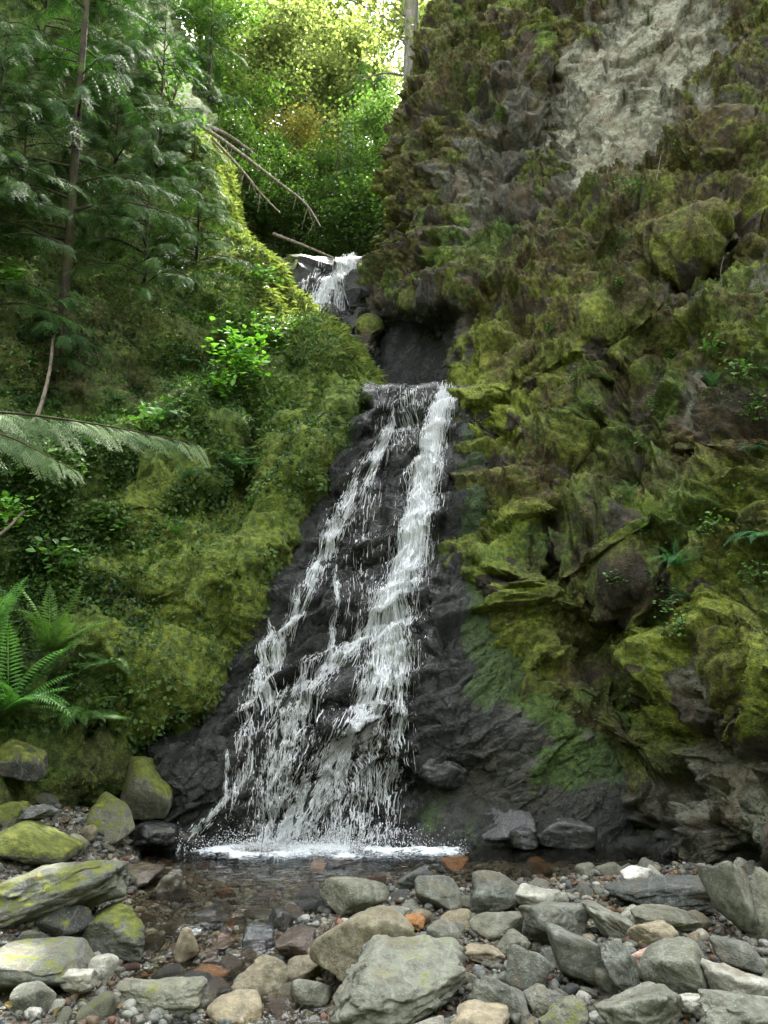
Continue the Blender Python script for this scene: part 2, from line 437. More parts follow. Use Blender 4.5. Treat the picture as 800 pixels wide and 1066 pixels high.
# ---- right cliff
rows = [
 (-420, [(640,26),(580,21),(540,19),(570,17.5),(640,16.6),(720,16),(800,15.4),(900,14.5),(1150,12)]),
 (-220, [(560,25),(510,20),(480,18),(505,16.6),(570,15.6),(660,15),(740,14.3),(850,13.4),(1080,11)]),
 (-100, [(560,24),(515,19.3),(494,17),(508,15.8),(545,14.8),(630,14.1),(715,13.5),(830,12.4),(1040,10)]),
 (0,    [(530,24),(498,19),(477,16.3),(496,15.1),(530,14.2),(610,13.5),(700,12.8),(820,11.8),(1020,9.5)]),
 (100,  [(500,23),(464,18.5),(440,16),(464,14.8),(510,13.9),(600,13.1),(700,12.3),(820,11.3),(1000,9)]),
 (200,  [(476,22),(440,18),(420,15.9),(448,14.6),(505,13.6),(590,12.7),(700,11.7),(820,10.6),(1000,8.5)]),
 (270,  [(466,21),(430,17.8),(412,16),(438,14.5),(490,13.3),(580,12.2),(700,11.1),(820,10.0),(1000,8)]),
 (320,  [(446,20),(412,17.2),(392,15.6),(418,14.4),(470,13.0),(560,11.9),(690,10.8),(810,9.5),(1000,7.7)]),
 (400,  [(420,19),(392,16.5),(374,14.4),(398,13.6),(478,12.0),(560,11.3),(680,10.3),(800,9.2),(1000,7.3)]),
 (500,  [(430,17),(425,14.6),(430,12.8),(460,11.6),(505,10.8),(580,10.4),(680,9.7),(800,8.6),(1000,7)]),
 (600,  [(430,15),(430,13.4),(435,12.3),(465,11.0),(512,10.0),(590,9.8),(680,9.2),(800,8.1),(1000,6.6)]),
 (700,  [(450,13.5),(455,12.6),(470,11.6),(500,10.5),(550,9.45),(610,9.35),(690,8.9),(800,7.5),(1000,6.2)]),
 (800,  [(470,12.5),(480,11.8),(500,10.6),(540,9.6),(600,8.95),(650,8.8),(700,8.4),(800,7.2),(1000,5.8)]),
 (880,  [(480,12),(495,11),(520,10),(560,9.3),(620,8.6),(660,8.4),(715,8.0),(810,7.0),(1000,5.5)]),
 (960,  [(490,12),(505,11),(530,10),(570,9.3),(630,8.6),(670,8.4),(725,8.0),(815,7.0),(1000,5.5)]),
]
A = np.array([[(px, py, Y) for px, Y in r + [(1500, r[-1][1]*.62)]] for py, r in rows], float)
seg = [max(8, int(abs(rows[i+1][0]-rows[i][0])*(.62 if rows[i][0] >= -20 else .16))) for i in range(len(rows)-1)]
A = cr_interp(A, 0, 0, seg); A = cr_interp(A, 0, 1, [8, 24, 60, 80, 90, 100, 110, 30, 20])
PX, PY, Y = A[..., 0], A[..., 1], A[..., 2]
# recess behind the lip of the fall: undercut with a fairly crisp upper edge
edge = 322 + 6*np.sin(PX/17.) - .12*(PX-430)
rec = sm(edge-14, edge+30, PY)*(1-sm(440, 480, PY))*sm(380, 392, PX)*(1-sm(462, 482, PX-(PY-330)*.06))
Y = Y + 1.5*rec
for cx, cy, rx, ry, d, a in [(648,668,46,30,.85,-20),(600,640,30,16,.4,-20),(668,735,26,48,.55,20),(735,292,48,17,.6,-8),(560,468,36,13,.32,-18),(500,455,22,16,.3,0),
                             (760,560,20,40,.5,20),(655,395,50,12,.25,-30),(585,545,50,14,.25,-20),(430,130,14,60,.25,8),(575,105,14,80,.35,5),(690,500,60,12,.25,-10),
                             (560,720,34,14,.25,10),(640,790,40,16,.3,0),(745,440,14,60,.25,12),(600,780,30,14,.25,0),(620,470,14,50,.2,30)]:
    Y = Y + d*blob(PX, PY, cx, cy, rx, ry, a)
for cx, cy, rx, ry, d, a in [(735,240,60,26,.55,-30),(650,330,70,24,.35,-32),(540,380,60,26,.35,-35),(560,440,40,14,.2,-30),(620,560,70,26,.35,-12),(750,720,40,60,.3,0),
                             (585,700,46,34,.2,15),(780,860,60,30,.2,0),(660,600,36,22,.25,0),(545,560,24,60,.25,5),(630,240,60,20,.25,-30),(760,150,40,40,.4,-30),
                             (465,180,26,80,.3,5),(520,300,40,30,.2,-40),(600,840,30,20,.25,0),(655,830,24,30,.25,0)]:
    Y = Y - d*blob(PX, PY, cx, cy, rx, ry, a)
V = P(PX, PY, Y); N = normals(V)
q = V.astype(np.float32)
lf = lambda *b: blob(PX, PY, *b)
pale = np.clip(1.5*lf(690,55,58,70) + 1.4*lf(648,130,46,55,20) + 1.1*lf(622,165,26,34,30) + .8*lf(600,110,26,50) + .3*lf(490,210,26,50) + .15*lf(540,60,30,60)
               + .75*lf(765,835,60,45) + .5*lf(748,730,14,40) + .6*lf(735,420,16,40) + .5*lf(695,310,20,14) + .35*lf(655,370,20,26)+ .5*lf(800,300,20,30) + .4*lf(725,450,14,14), 0, 1)
pale = np.clip(pale + (.55*fbm(q*1.3, 3)+.5*fbm(q*4, 4))*sm(.05, .5, pale), 0, 1)
bare = np.clip(1.15*pale + .4*lf(500,170,40,80) + .35*lf(560,160,40,90) + .5*lf(470,330,30,30) + rec*1.2 + .9*sm(800, 850, PY)*sm(560, 720, PX)*.8, 0, 1.3)
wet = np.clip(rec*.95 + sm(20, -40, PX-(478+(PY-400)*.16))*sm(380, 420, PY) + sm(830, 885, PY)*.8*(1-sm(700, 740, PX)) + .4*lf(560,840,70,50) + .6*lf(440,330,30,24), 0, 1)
yel = np.clip(.22 + .8*lf(520,400,50,70,30) + .7*lf(540,520,30,70) + .7*lf(740,230,60,40,-30) + .9*lf(425,190,16,60) + .5*lf(440,40,26,60) + .8*lf(770,680,44,60) + .7*lf(750,770,60,40)
              + .4*lf(590,350,60,50) + .5*lf(375,340,18,60) + .4*lf(590,690,60,50) + .6*fbm(q*1.5+5, 4)
              - .55*lf(600,800,120,70) - .4*lf(520,200,60,110) - .3*lf(700,560,60,60), 0, 1)
brown = np.clip(.58 + .9*lf(690,210,90,46,-25) + .8*lf(590,290,70,50,-20) + .9*lf(585,120,22,110) + .8*lf(780,90,50,80) + .6*lf(460,120,20,120) + .5*lf(600,500,70,50) + .8*lf(720,20,60,20)
                + .7*lf(425,260,16,60) + .4*lf(660,150,30,80) + 1.0*fbm(q*1.1+9, 4) + .5*lf(470,130,50,90) - .5*lf(530,420,60,80) - .6*lf(765,720,60,90), 0, 1)
up = N[..., 2]
hb = (q[..., 0]*.55 + q[..., 2]*.83 + .12*q[..., 1])          # bedding coordinate (rises to the right)
hb = hb + .35*fbm(q*.55, 3)
saw = lambda s: (s-np.floor(s))
bed = saw(hb/1.15); bed = np.where(bed < .82, bed/.82, (1-bed)/.18)
bed2 = saw(hb/.43+.3*perlin(q*.8)); bed2 = np.where(bed2 < .8, bed2/.8, (1-bed2)/.2)
fv, fe = facets(q*np.array([1.5, 1.5, 1.9]), 1, .7); fv2, fe2 = facets(q*4.2+.15*fbm(q*3, 2)[..., None], 2, .8)
mossy = np.clip(1-bare, 0, 1)
bl = billow(q*1.9+3, 3, .55); bl2 = billow(q*6+fbm(q*2, 2)[..., None]*.6, 3, .55)
w3 = np.stack([fbm(q*1.3+k*7, 3) for k in range(3)], -1)*.35
dome = cushions((q+w3)*2.3*np.array([1, 1, 1.25])); dome2 = cushions((q+w3*.5)*6.); dome3 = cushions((q+w3*.3)*13.)
de = dome
cav = sm(.10, .42, fbm(q*1.05*np.array([1, 1, 1.25])+20, 4)); hole = sm(.22, .42, fbm(q*2.6+40, 3))
smooth_ = np.clip(pale*1.2, 0, 1)
ru = .72*q[..., 0]+.69*q[..., 2]; rv = -.69*q[..., 0]+.72*q[..., 2] + .35*fbm(q*.8+50, 3)
rib = 1-2.2*np.abs(perlin(np.stack([ru*.42, rv*1.05, q[..., 1]*.5], -1))); rib2 = 1-2.2*np.abs(perlin(np.stack([ru*1.1+9, rv*2.9, q[..., 1]*1.2], -1)))
fvc, _e = facets(np.stack([ru*1.1, q[..., 1]*1.8, rv*2.6], -1)+.3*fbm(q*2.4, 3)[..., None], 21, .8); fvd, _e = facets(np.stack([ru*2.6, q[..., 1]*4, rv*6.5], -1)+.4*fbm(q*5, 2)[..., None], 22, .8)
fv3, fe3 = facets(q*1.9+.25*fbm(q*2, 2)[..., None], 12, .30)
disp = smooth_*(.22*(fv3-.5) - .04*(1-sm(0, .035, fe3))) + (.27-.1*smooth_)*fbm(q*.55, 2) + (1-.85*smooth_)*.26*bed + (1-.85*smooth_)*.075*bed2 + (.05+.17*(1-mossy))*(1-.8*smooth_)*(fv-.5) + .05*(1-mossy)*(1-.8*smooth_)*(fv2-.5) + (1-.8*smooth_)*(.17*rib + .10*rib2 + .13*(fvc-.5) + .075*(fvd-.5)) + mossy*(.02*dome + .045*dome2 + .030*dome3) + (.012-.004*smooth_)*fbm(q*13, 3) - .04*(1-mossy)*(1-smooth_)*(1-sm(0, .05, fe)) - .02*(1-mossy)*(1-.7*smooth_)*(1-sm(0, .05, fe2)) - (1-smooth_)*(.30*cav)
crease = mossy*sm(.2, .02, bl)
fade = np.ones_like(disp); fade = fade*(1-.9*np.clip(blob(PX, PY, 428, 362, 60, 48)*1.3, 0, 1))
V = V + N*(disp*fade)[..., None]
yel = np.clip(yel*1.15 + .4*(rib2-.3) + .25*(rib-.35), 0, 1); brown = np.clip(brown - .3*(rib2-.3), 0, 1)
mask = np.stack([np.clip(.93-bare*1.0 + .3*(rib-.6) + .22*(rib2-.6) + .4*up - .35*crease - .4*cav - .6*sm(.15, .4, fbm(q*1.5+60, 4)) - .55*(1-sm(.1, .45, de)) - .4*(1-sm(.15, .6, dome2)) - .2*(1-sm(.2, .6, dome3)) - .35*(bed < .0) + .12*fbm(q*2.2, 3), 0, 1), brown, yel], -1)
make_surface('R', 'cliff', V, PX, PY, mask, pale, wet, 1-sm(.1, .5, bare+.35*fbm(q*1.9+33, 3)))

# ---- left hillside
rows = [
 (-420, [(-420,9.5),(-200,12),(-40,14.5),(20,16),(50,17.5),(62,19),(75,21.5),(105,26)]),
 (-150, [(-420,9),(-180,11.2),(-20,13.4),(45,14.6),(78,15.8),(92,17.3),(105,19.8),(140,24)]),
 (0,    [(-400,8.7),(-160,10.8),(0,12.7),(70,13.8),(112,15),(130,16.3),(143,18.8),(170,23)]),
 (130,  [(-380,8.3),(-130,10.4),(20,12.2),(100,13.1),(155,14),(181,15.2),(192,17.8),(225,22)]),
 (180,  [(-370,8.1),(-120,10.2),(30,11.9),(120,12.8),(180,13.6),(214,14.7),(224,17.3),(250,21.5)]),
 (260,  [(-360,7.8),(-110,9.7),(40,11.3),(140,12.2),(205,12.9),(243,13.8),(250,16.4),(266,21)]),
 (320,  [(-350,7.5),(-100,9.3),(50,10.8),(150,11.5),(235,12.1),(286,12.9),(292,15.4),(305,20)]),
 (370,  [(-340,7.2),(-100,8.9),(60,10.3),(170,11.0),(280,11.6),(356,12.2),(352,14.4),(340,19)]),
 (405,  [(-340,7.0),(-100,8.7),(60,9.95),(180,10.65),(300,11.2),(384,11.55),(378,13.4),(360,18)]),
 (450,  [(-340,6.9),(-100,8.3),(50,9.4),(160,10.1),(270,10.6),(338,10.95),(350,12.4),(350,17)]),
 (520,  [(-330,6.6),(-100,7.9),(40,8.8),(130,9.4),(220,9.95),(292,10.35),(325,11.3),(350,16)]),
 (600,  [(-320,6.3),(-110,7.4),(20,8.1),(100,8.7),(190,9.25),(262,9.75),(300,10.7),(340,14)]),
 (690,  [(-300,5.9),(-110,6.9),(0,7.5),(70,8.1),(140,8.6),(202,9.2),(240,10.0),(300,12.5)]),
 (770,  [(-280,5.5),(-110,6.5),(-20,7.1),(45,7.8),(105,8.3),(158,8.8),(190,9.5),(240,11.5)]),
 (840,  [(-260,5.2),(-120,6.2),(-30,6.9),(30,7.7),(85,8.3),(125,8.8),(160,9.5),(200,11)]),
 (920,  [(-260,5.2),(-120,6.2),(-30,7.0),(30,7.8),(85,8.4),(125,8.9),(160,9.6),(200,11)]),
]
A = np.array([[(px, py, Y) for px, Y in [(-1000, r[0][1]*.6)] + r] for py, r in rows], float)
seg = [max(8, int(abs(rows[i+1][0]-rows[i][0])*(.6 if rows[i][0] >= -20 else .14))) for i in range(len(rows)-1)]
A = cr_interp(A, 0, 0, seg); A = cr_interp(A, 0, 1, [14, 20, 60, 90, 80, 70, 40, 10])
PX, PY, Y = A[..., 0], A[..., 1], A[..., 2]
for cx, cy, rx, ry, d, a in [(262,478,20,46,.55,10),(150,390,60,20,.3,-12),(40,430,50,20,.5,-10),(120,765,60,14,.45,8),(30,600,40,18,.3,-10),(200,530,60,12,.22,-15),(150,640,18,40,.2,-20),(230,630,16,60,.2,25)]:
    Y = Y + d*blob(PX, PY, cx, cy, rx, ry, a)
for cx, cy, rx, ry, d, a in [(345,425,44,12,.3,-34),(310,480,34,12,.25,-50),(170,580,60,30,.3,-30),(150,690,40,30,.25,-20),(60,500,50,20,.3,0),(330,375,30,16,.25,-20),(230,300,40,30,.25,30)]:
    Y = Y - d*blob(PX, PY, cx, cy, rx, ry, a)
Y = Y - .42*sm(415, 460, PY)*(1-.75*sm(560, 680, PY))*(1-sm(760, 800, PY))*sm(70, 10, np.abs(PX-np.interp(PY, [400, 450, 520, 600, 690, 770], [384, 338, 292, 262, 202, 158])))
V = P(PX, PY, Y); N = normals(V); q = V.astype(np.float32)
bl = billow(q*1.5+3, 3, .55); bl2 = billow(q*6+fbm(q*2, 2)[..., None]*.6, 3, .55); fv, fe = facets(q*2.2, 5, .7)
w3 = np.stack([fbm(q*1.3+k*7, 3) for k in range(3)], -1)*.35; dome = cushions((q+w3)*2.1); dome2 = cushions((q+w3*.5)*6.); dome3 = cushions((q+w3*.3)*13.); cav = sm(.12, .45, fbm(q*1.3+20, 4))
disp = .33*fbm(q*.6+4, 3) + .10*(bl-.3) + .12*dome + .07*dome2 + .03*dome3 - .16*cav + .03*(fv-.5) + .012*fbm(q*13, 3)
V = V + N*disp[..., None]
soil = np.clip(1.1*lf(90,370,130,60) + .8*lf(60,150,110,110) + .6*lf(260,480,22,50) + .8*lf(120,790,90,24) + .4*lf(30,560,60,40) + .3*fbm(q*1.2, 3) + sm(800, 830, PY)*.6, 0, 1)
yel = np.clip(.2 + 1.3*lf(200,590,110,90,-30) + 1.*lf(160,700,60,60) + .95*lf(270,250,60,90,50) + .6*lf(330,410,60,30,-30) + .5*lf(310,480,40,30) + .6*lf(215,200,30,70,60) + .4*fbm(q*1.1+2, 3), 0, 1)
brown = np.clip(soil*(1-.8*lf(200,620,110,130)) + .2*fbm(q*1.7+7, 3) - .3*yel, 0, 1)
moss = np.clip(.98 - .25*soil + .15*fbm(q*2, 3) - .25*cav - .3*(1-sm(.1, .5, dome)) - .3*(1-sm(.15, .6, dome2)), 0, 1)
wet = np.clip(.7*sm(0, 30, PX-(268-(PY-600)*.62))*sm(480, 560, PY), 0, 1)
make_surface('L', 'hillside', V, PX, PY, np.stack([moss, brown*.8, yel*.6], -1), 0*soil + .15*lf(120,800,60,40), wet, .85*(1-wet))

# ---- dark rock face under the fall
def fallY(px, py):
    an = np.arctan(-(py-533)/FP) + PITCH
    Yb = (16.97+1.9)/(2.02-np.tan(an))
    e = 484+sm(400, 640, py)*36 + sm(640, 880, py)*150
    l = np.interp(py, [400, 430, 500, 600, 700, 780, 880], [388, 352, 302, 265, 200, 155, 105])
    Yb = Yb + .45*(np.maximum(px-e, 0)/40)**1.5 + .8*(np.maximum(l-px, 0)/40)**1.3
    Yb = Yb - .35*blob(px, py, 330, 760, 80, 70) - .25*blob(px, py, 470, 690, 40, 90) - .25*blob(px, py, 540, 760, 60, 60) + .25*blob(px, py, 445, 820, 70, 30) + .2*blob(px, py, 405, 470, 30, 60)
    Yb = Yb - .2*blob(px, py, 300, 640, 40, 60) - .25*blob(px, py, 200, 800, 60, 50)
    return Yb
py_ = np.concatenate([np.linspace(955, 401, 470)]); px_ = np.linspace(60, 660, 520)
PX, PY = np.meshgrid(px_, py_); Yf = fallY(PX, PY); V = P(PX, PY, Yf)
# carry on over the lip as a nearly level stream bed
Yl = fallY(px_, np.full_like(px_, 401.)); Vl = P(px_, np.full_like(px_, 401.), Yl)
ext = []
for d in np.concatenate([np.linspace(.03, .6, 14), np.linspace(.8, 4.2, 16)]):
    e_ = Vl.copy(); e_[:, 1] += d; e_[:, 2] += -.06*sm(0, .6, d) + .05*d; ext.append(e_)
V = np.concatenate([V, np.array(ext)], 0)
PXf = np.concatenate([PX, np.repeat(px_[None], 30, 0)]); PYf = np.concatenate([PY, np.full((30, len(px_)), 399.)])
N = normals(V); N[470:] = N[468:469]; q = V.astype(np.float32)
hb = (-q[..., 0]*.42 + q[..., 2]*.9) + .22*fbm(q*.7+1, 3)
b1 = saw(hb/.62); b1 = np.where(b1 < .78, b1/.78, (1-b1)/.22)
b2 = saw(hb/.21+.4*perlin(q*1.1)); b2 = np.where(b2 < .75, b2/.75, (1-b2)/.25)
fv, fe = facets(np.stack([q[..., 0]*1.6, q[..., 1]*1.6, hb*3.4], -1), 3, .8)
fv2, fe2 = facets(np.stack([q[..., 0]*4.5, q[..., 1]*4.5, hb*10], -1), 4, .8)
low = sm(760, 820, PYf)
disp = .16*fbm(q*.8, 2) + (1-.6*low)*(.13*b1 + .06*b2 + .16*(fv-.5) + .06*(fv2-.5)) + .022*fbm(q*9, 4) - .03*(1-sm(0, .1, fe2)) + low*.12*fbm(q*1.4, 3)
lfb = lambda *b: blob(PXf, PYf, *b)
mo_ = lfb(560,690,70,80)+lfb(500,600,24,80)
fade = (np.ones_like(disp)*sm(398, 425, PYf)*.85+.15)*(1-.45*sm(430, 470, PXf)*sm(690, 760, PYf))*(1-.6*np.clip(mo_, 0, 1))*(1-.55*lfb(300,540,60,120)-.35*lfb(240,740,60,80))
V = V + N*(disp*fade)[..., None]
moss = np.clip(1.0*lfb(345,450,20,30,30) + 1.0*lfb(560,690,60,70) + .8*lfb(500,560,16,110) + .8*lfb(360,430,14,30) + .7*lfb(305,480,22,40,30)+ .6*lfb(255,600,24,60,20)+.6*lfb(200,700,24,50,20) + .55*lfb(500,640,24,50) + .5*lfb(500,720,40,20) + .75*lfb(640,760,60,60) + .5*lfb(170,720,40,60) + .55*lfb(160,790,30,40) + .35*lfb(380,440,12,26)
               + .4*lfb(488,520,12,60) + .5*lfb(600,800,50,40)+ .7*lfb(300,500,12,40) + .75*fbm(q*1.6, 5), 0, 1)
mask = np.stack([moss*.78, .0+0*moss, .04+0*moss+.4*lfb(590,690,50,40)+.5*lfb(340,440,30,40)], -1)
make_surface('F', 'rock_face', V, PXf, PYf, mask, 0*moss + .0, np.clip(1.0-.6*lfb(590,740,80,70)-.45*lfb(520,800,90,50)-.3*lfb(310,480,40,60)+.3*fbm(q*1.2+4, 3), 0, 1))
FV = V[:470]; FN = normals(V)[:470]
def onF(px, py, off=0.):
    u = np.clip((np.asarray(px)-60)/600*519, 0, 518.99); v = np.clip((955-np.asarray(py))/554*469, 0, 468.99)
    i = v.astype(int); j = u.astype(int); a = (v-i)[..., None]; b = (u-j)[..., None]
    p = (FV[i, j]*(1-b)+FV[i, j+1]*b)*(1-a) + (FV[i+1, j]*(1-b)+FV[i+1, j+1]*b)*a
    n = np.array([0, -.9, .42])
    return p + n*np.asarray(off)[..., None] if np.ndim(off) else p + n*off

# ---- rock step of the upper fall
py_ = np.linspace(420, 268, 170); px_ = np.linspace(225, 440, 200)
PX, PY = np.meshgrid(px_, py_)
Yu = 16.5 - (PY-268)*.0165 + .5*sm(312, 290, PX)*(-.5) + .5*sm(350, 380, PX)*(-.4) + 2.6*sm(372, 396, PX)*sm(300, 330, PY)
V = P(PX, PY, Yu)
ext = []
for d in np.linspace(.1, 4.5, 24):
    e_ = V[169].copy(); e_[:, 1] += d; e_[:, 2] += .04*d; ext.append(e_)
V = np.concatenate([V, np.array(ext)]); PXu = np.concatenate([PX, np.repeat(px_[None], 24, 0)]); PYu = np.concatenate([PY, np.full((24, 200), 266.)])
N = normals(V); q = V.astype(np.float32); fv, fe = facets(q*np.array([1.6, 1.6, 2.4]), 6, .8)
V = V + N*((.2*fbm(q*.9, 3) + .24*(fv-.5)+.02*fbm(q*9, 3))*(sm(264, 290, PYu)*.8+.2))[..., None]
moss = np.clip(.9*blob(PXu, PYu, 290, 275, 26, 30) + .3*blob(PXu, PYu, 385, 320, 20, 60) + .7*blob(PXu, PYu, 400, 270, 26, 20), 0, 1)
make_surface('U', 'upper_rock_step', V, PXu, PYu, np.stack([moss, .3+0*moss, .25+0*moss], -1), 0*moss, np.clip(1-moss, 0, 1))
UV_, = (V[:170],)
def onU(px, py, off):
    u = np.clip((px-225)/215*199, 0, 198.99); v = np.clip((420-py)/152*169, 0, 168.99)
    i = v.astype(int); j = u.astype(int)
    return UV_[i, j] + np.array([0, -.9, .42])*np.asarray(off)[..., None]

# ---- far hillside behind the upper fall
xs = np.linspace(-30, 34, 220); ys = np.concatenate([np.linspace(17, 40, 150), np.linspace(40.5, 110, 60)])
X, Yy = np.meshgrid(xs, ys)
xc = -1.3 + (Yy-17)*(-.03)
Z = 10.5 + .62*np.maximum(Yy-18.5, 0) + .8*np.maximum(np.abs(X-xc)-.8, 0)*np.exp(-np.abs(X)/40) 
V = np.stack([X, Yy, Z], -1); q = V.astype(np.float32)
V[..., 2] += .5*fbm(q*.35, 4)
o_ = make_surface('B', 'far_hillside', V, X, Yy, np.stack([.85+0*X, .75+.3*fbm(q*.5, 3), .1+0*X], -1), 0*X, 0*X)

# ------------------------------------------------------------------ ground, water
def xch(y): return np.interp(y, [2.5, 4.7, 5.6, 6.5, 7.2], [-.2, -.62, -1.05, -1.35, -1.2])
def gz(x, y):
    x = np.asarray(x, float); y = np.asarray(y, float)
    d = x - xch(y)
    pool = sm(7.0, 7.6, y + .12*np.sin(x*2.1) - .12*sm(.5, 2.5, x)*1.5)
    bar = sm(.3, 1.0, d)*(.13 + .10*sm(.5, 2.4, x) + .06*sm(6, 4.5, y))
    left = sm(-.35, -1.0, d)*(.10+.04*sm(6.5, 7.5, y))
    b = -.16 + bar + left
    b = b*(1-pool) + pool*(-.13 + .30*sm(-1.9, -2.9, x) + .5*sm(3.0, 3.8, x))
    b = b + .42*np.maximum(-x-2.1+.25*np.sin(y*1.3), 0)*sm(4.0, 7.0, y) + .12*np.maximum(np.abs(x)-3.5, 0)
    b = b - .05*sm(6.5, 4.5, y)*sm(.6, .2, np.abs(d))
    return b
def gzn(x, y):
    p = np.stack(np.broadcast_arrays(x, y, 0*x), -1).astype(np.float32)
    return gz(x, y) + .05*fbm(p*1.7, 4) + .008*fbm(p*14, 2)
xs = np.concatenate([np.linspace(-60, -5.2, 30), np.linspace(-5, 5, 400), np.linspace(5.2, 60, 30)])
ys = np.concatenate([np.linspace(-60, 1.8, 40), np.linspace(2, 10.5, 330), np.linspace(10.8, 60, 30)])
X, Yy = np.meshgrid(xs, ys)
Z = gzn(X, Yy); far = (Yy > 10.6) | (Yy < 1.9); Z = np.where(Yy > 10.6, -.3, np.where(Yy < 1.9, np.minimum(Z, 1.5), Z))
me = mesh_np('ground', np.stack([X, Yy, Z], -1).reshape(-1, 3), [grid_faces(*X.shape)])
tag(link('ground', me, M_GRAVEL), kind='structure')
def wz(x, y):
    return np.interp(y, [4.2, 4.7, 5.0, 5.7, 6.0, 6.8, 7.2], [-.21, -.19, -.13, -.11, -.06, -.03, 0]) 
xs = np.linspace(-4.4, 4.4, 300); ys = np.linspace(2.0, 10.2, 300)
X, Yy = np.meshgrid(xs, ys); p = np.stack([X, Yy, 0*X], -1).astype(np.float32)
rough = sm(7.3, 6.2, Yy)
Z = wz(X, Yy) + rough*.018*fbm(p*np.array([5, 3, 1], np.float32), 3) + .006*fbm(p*4, 2)
wob = .10*fbm(p*2.2+2, 3)+.05*fbm(p*7, 2)
fo = np.clip((.55+1.1*fbm(p*3.1+8, 4))*np.exp(-((Yy-8.28+wob*2.4)/.26)**2)*sm(-2.1, -1.6, X)*sm(1.0, .5, X) + .45*np.exp(-((Yy-8.05)/.30)**2)*sm(-2., -1.4, X)*sm(1.3, .3, X), 0, 1.2)
d = X-xch(Yy)
fo = fo + .5*rough*sm(.4, .15, np.abs(d))*sm(.0, .3, fbm(p*1.6+3, 3))
Z = Z + np.clip(fo, 0, 1)*(.035*np.abs(fbm(p*9, 3))+.01)
me = mesh_np('water', np.stack([X, Yy, Z], -1).reshape(-1, 3), [grid_faces(*X.shape)]); add_attr(me, 'foam', fo.ravel())
tag(link('water', me, M_WATER), kind='structure')

# unseen bank round and behind the viewpoint, added to block low sky light
a = np.linspace(R_(-62), R_(242), 260); h_ = np.linspace(0, 1, 60)
A_, H_ = np.meshgrid(a, h_)
# angle 90 deg = straight behind the camera
rad = 9.0 + 1.2*np.sin(A_*3) + 9*H_**1.2
X = rad*np.cos(A_)*.9; Yy = -rad*np.sin(A_)*.95 - 1.0; Z = -.5 + 13*H_
V = np.stack([X, Yy, Z], -1); q = V.astype(np.float32); V[..., 2] += .8*fbm(q*.3, 4); V[..., 0] += .8*fbm(q*.4+9, 4)
bm_ = make_surface('D', 'sky_block_bank', V, X, Yy, np.stack([.9+0*X, .5+.4*fbm(q*.5, 3), .2+0*X], -1), 0*X, 0*X); SURF.pop('D')
# ------------------------------------------------------------------ raycast helper
_bv = []
_bf = []
_n = 0
for k, s in SURF.items():
    v = s['V'][::3, ::3]; f = grid_faces(*v.shape[:2]) + _n
    _bv.append(v.reshape(-1, 3)); _bf.append(f); _n += v.shape[0]*v.shape[1]
BVH = BVHTree.FromPolygons(np.concatenate(_bv).tolist(), np.concatenate(_bf).tolist())
def hit(px, py, maxd=200):
    d = P(px, py, 1.) - np.array([0, 0, H]); d = Vector(d).normalized()
    loc, nor, i, dist = BVH.ray_cast(Vector((0, 0, H)), d)
    if loc is None: return None, None
    if nor.dot(d) > 0: nor = -nor
    return np.array(loc), np.array(nor)

# ------------------------------------------------------------------ falling water
STREAMS = [  # (points (px,py,halfwidth px), density, gravity blend)
 ([(466,406,8),(457,440,9),(449,480,11),(442,520,13),(433,560,15),(421,600,19),(410,640,22),(404,680,24),(398,715,26)], 1.0),
 ([(463,410,5),(455,445,6),(447,485,7),(438,525,8),(428,565,9),(418,605,11),(408,645,13),(400,690,14)], 1.4),
 ([(404,690,16),(385,735,18),(360,775,22),(335,815,24),(312,850,26),(300,876,26)], .75),
 ([(420,660,9),(415,740,12),(408,800,18),(398,876,28)], .2),
 ([(385,750,18),(368,820,30),(355,878,38)], .3),
 ([(414,432,4),(404,455,5),(392,480,9),(373,510,12),(355,540,11),(341,575,9),(325,610,8),(310,640,7),(296,665,6),(286,700,6),(282,735,10)], .8),
 ([(283,650,4),(273,700,6),(264,740,9),(256,790,10),(250,830,8)], .4),
 ([(350,600,3),(348,640,4),(345,690,4)], .45),
 ([(400,640,8),(370,672,9),(340,700,14),(318,730,20),(302,765,24),(290,810,24),(284,876,26)], .5),
 ([(238,790,2),(236,828,2)], .8), ([(241,826,3),(225,846,3),(204,868,4)], .9),
 ([(385,490,10),(378,560,16),(372,620,18),(370,680,20)], .05),
 ([(430,408,36),(426,430,34),(420,470,30)], .10), ([(474,406,4),(470,430,5),(452,470,12)], .35),
 ([(436,410,20),(420,445,16),(402,470,10)], .12),
]
def density(px, py):
    d = np.zeros(np.shape(px))
    for pts, w in STREAMS:
        a = np.array(pts, float)
        m = (py >= a[0, 1]-4) & (py <= a[-1, 1]+6)
        x = np.interp(py, a[:, 1], a[:, 0]); hw = np.interp(py, a[:, 1], a[:, 2])
        d = np.maximum(d, np.where(m, min(w, 1)**.6*np.exp(-((px-x)/(hw*1.25))**2), 0))
    return d
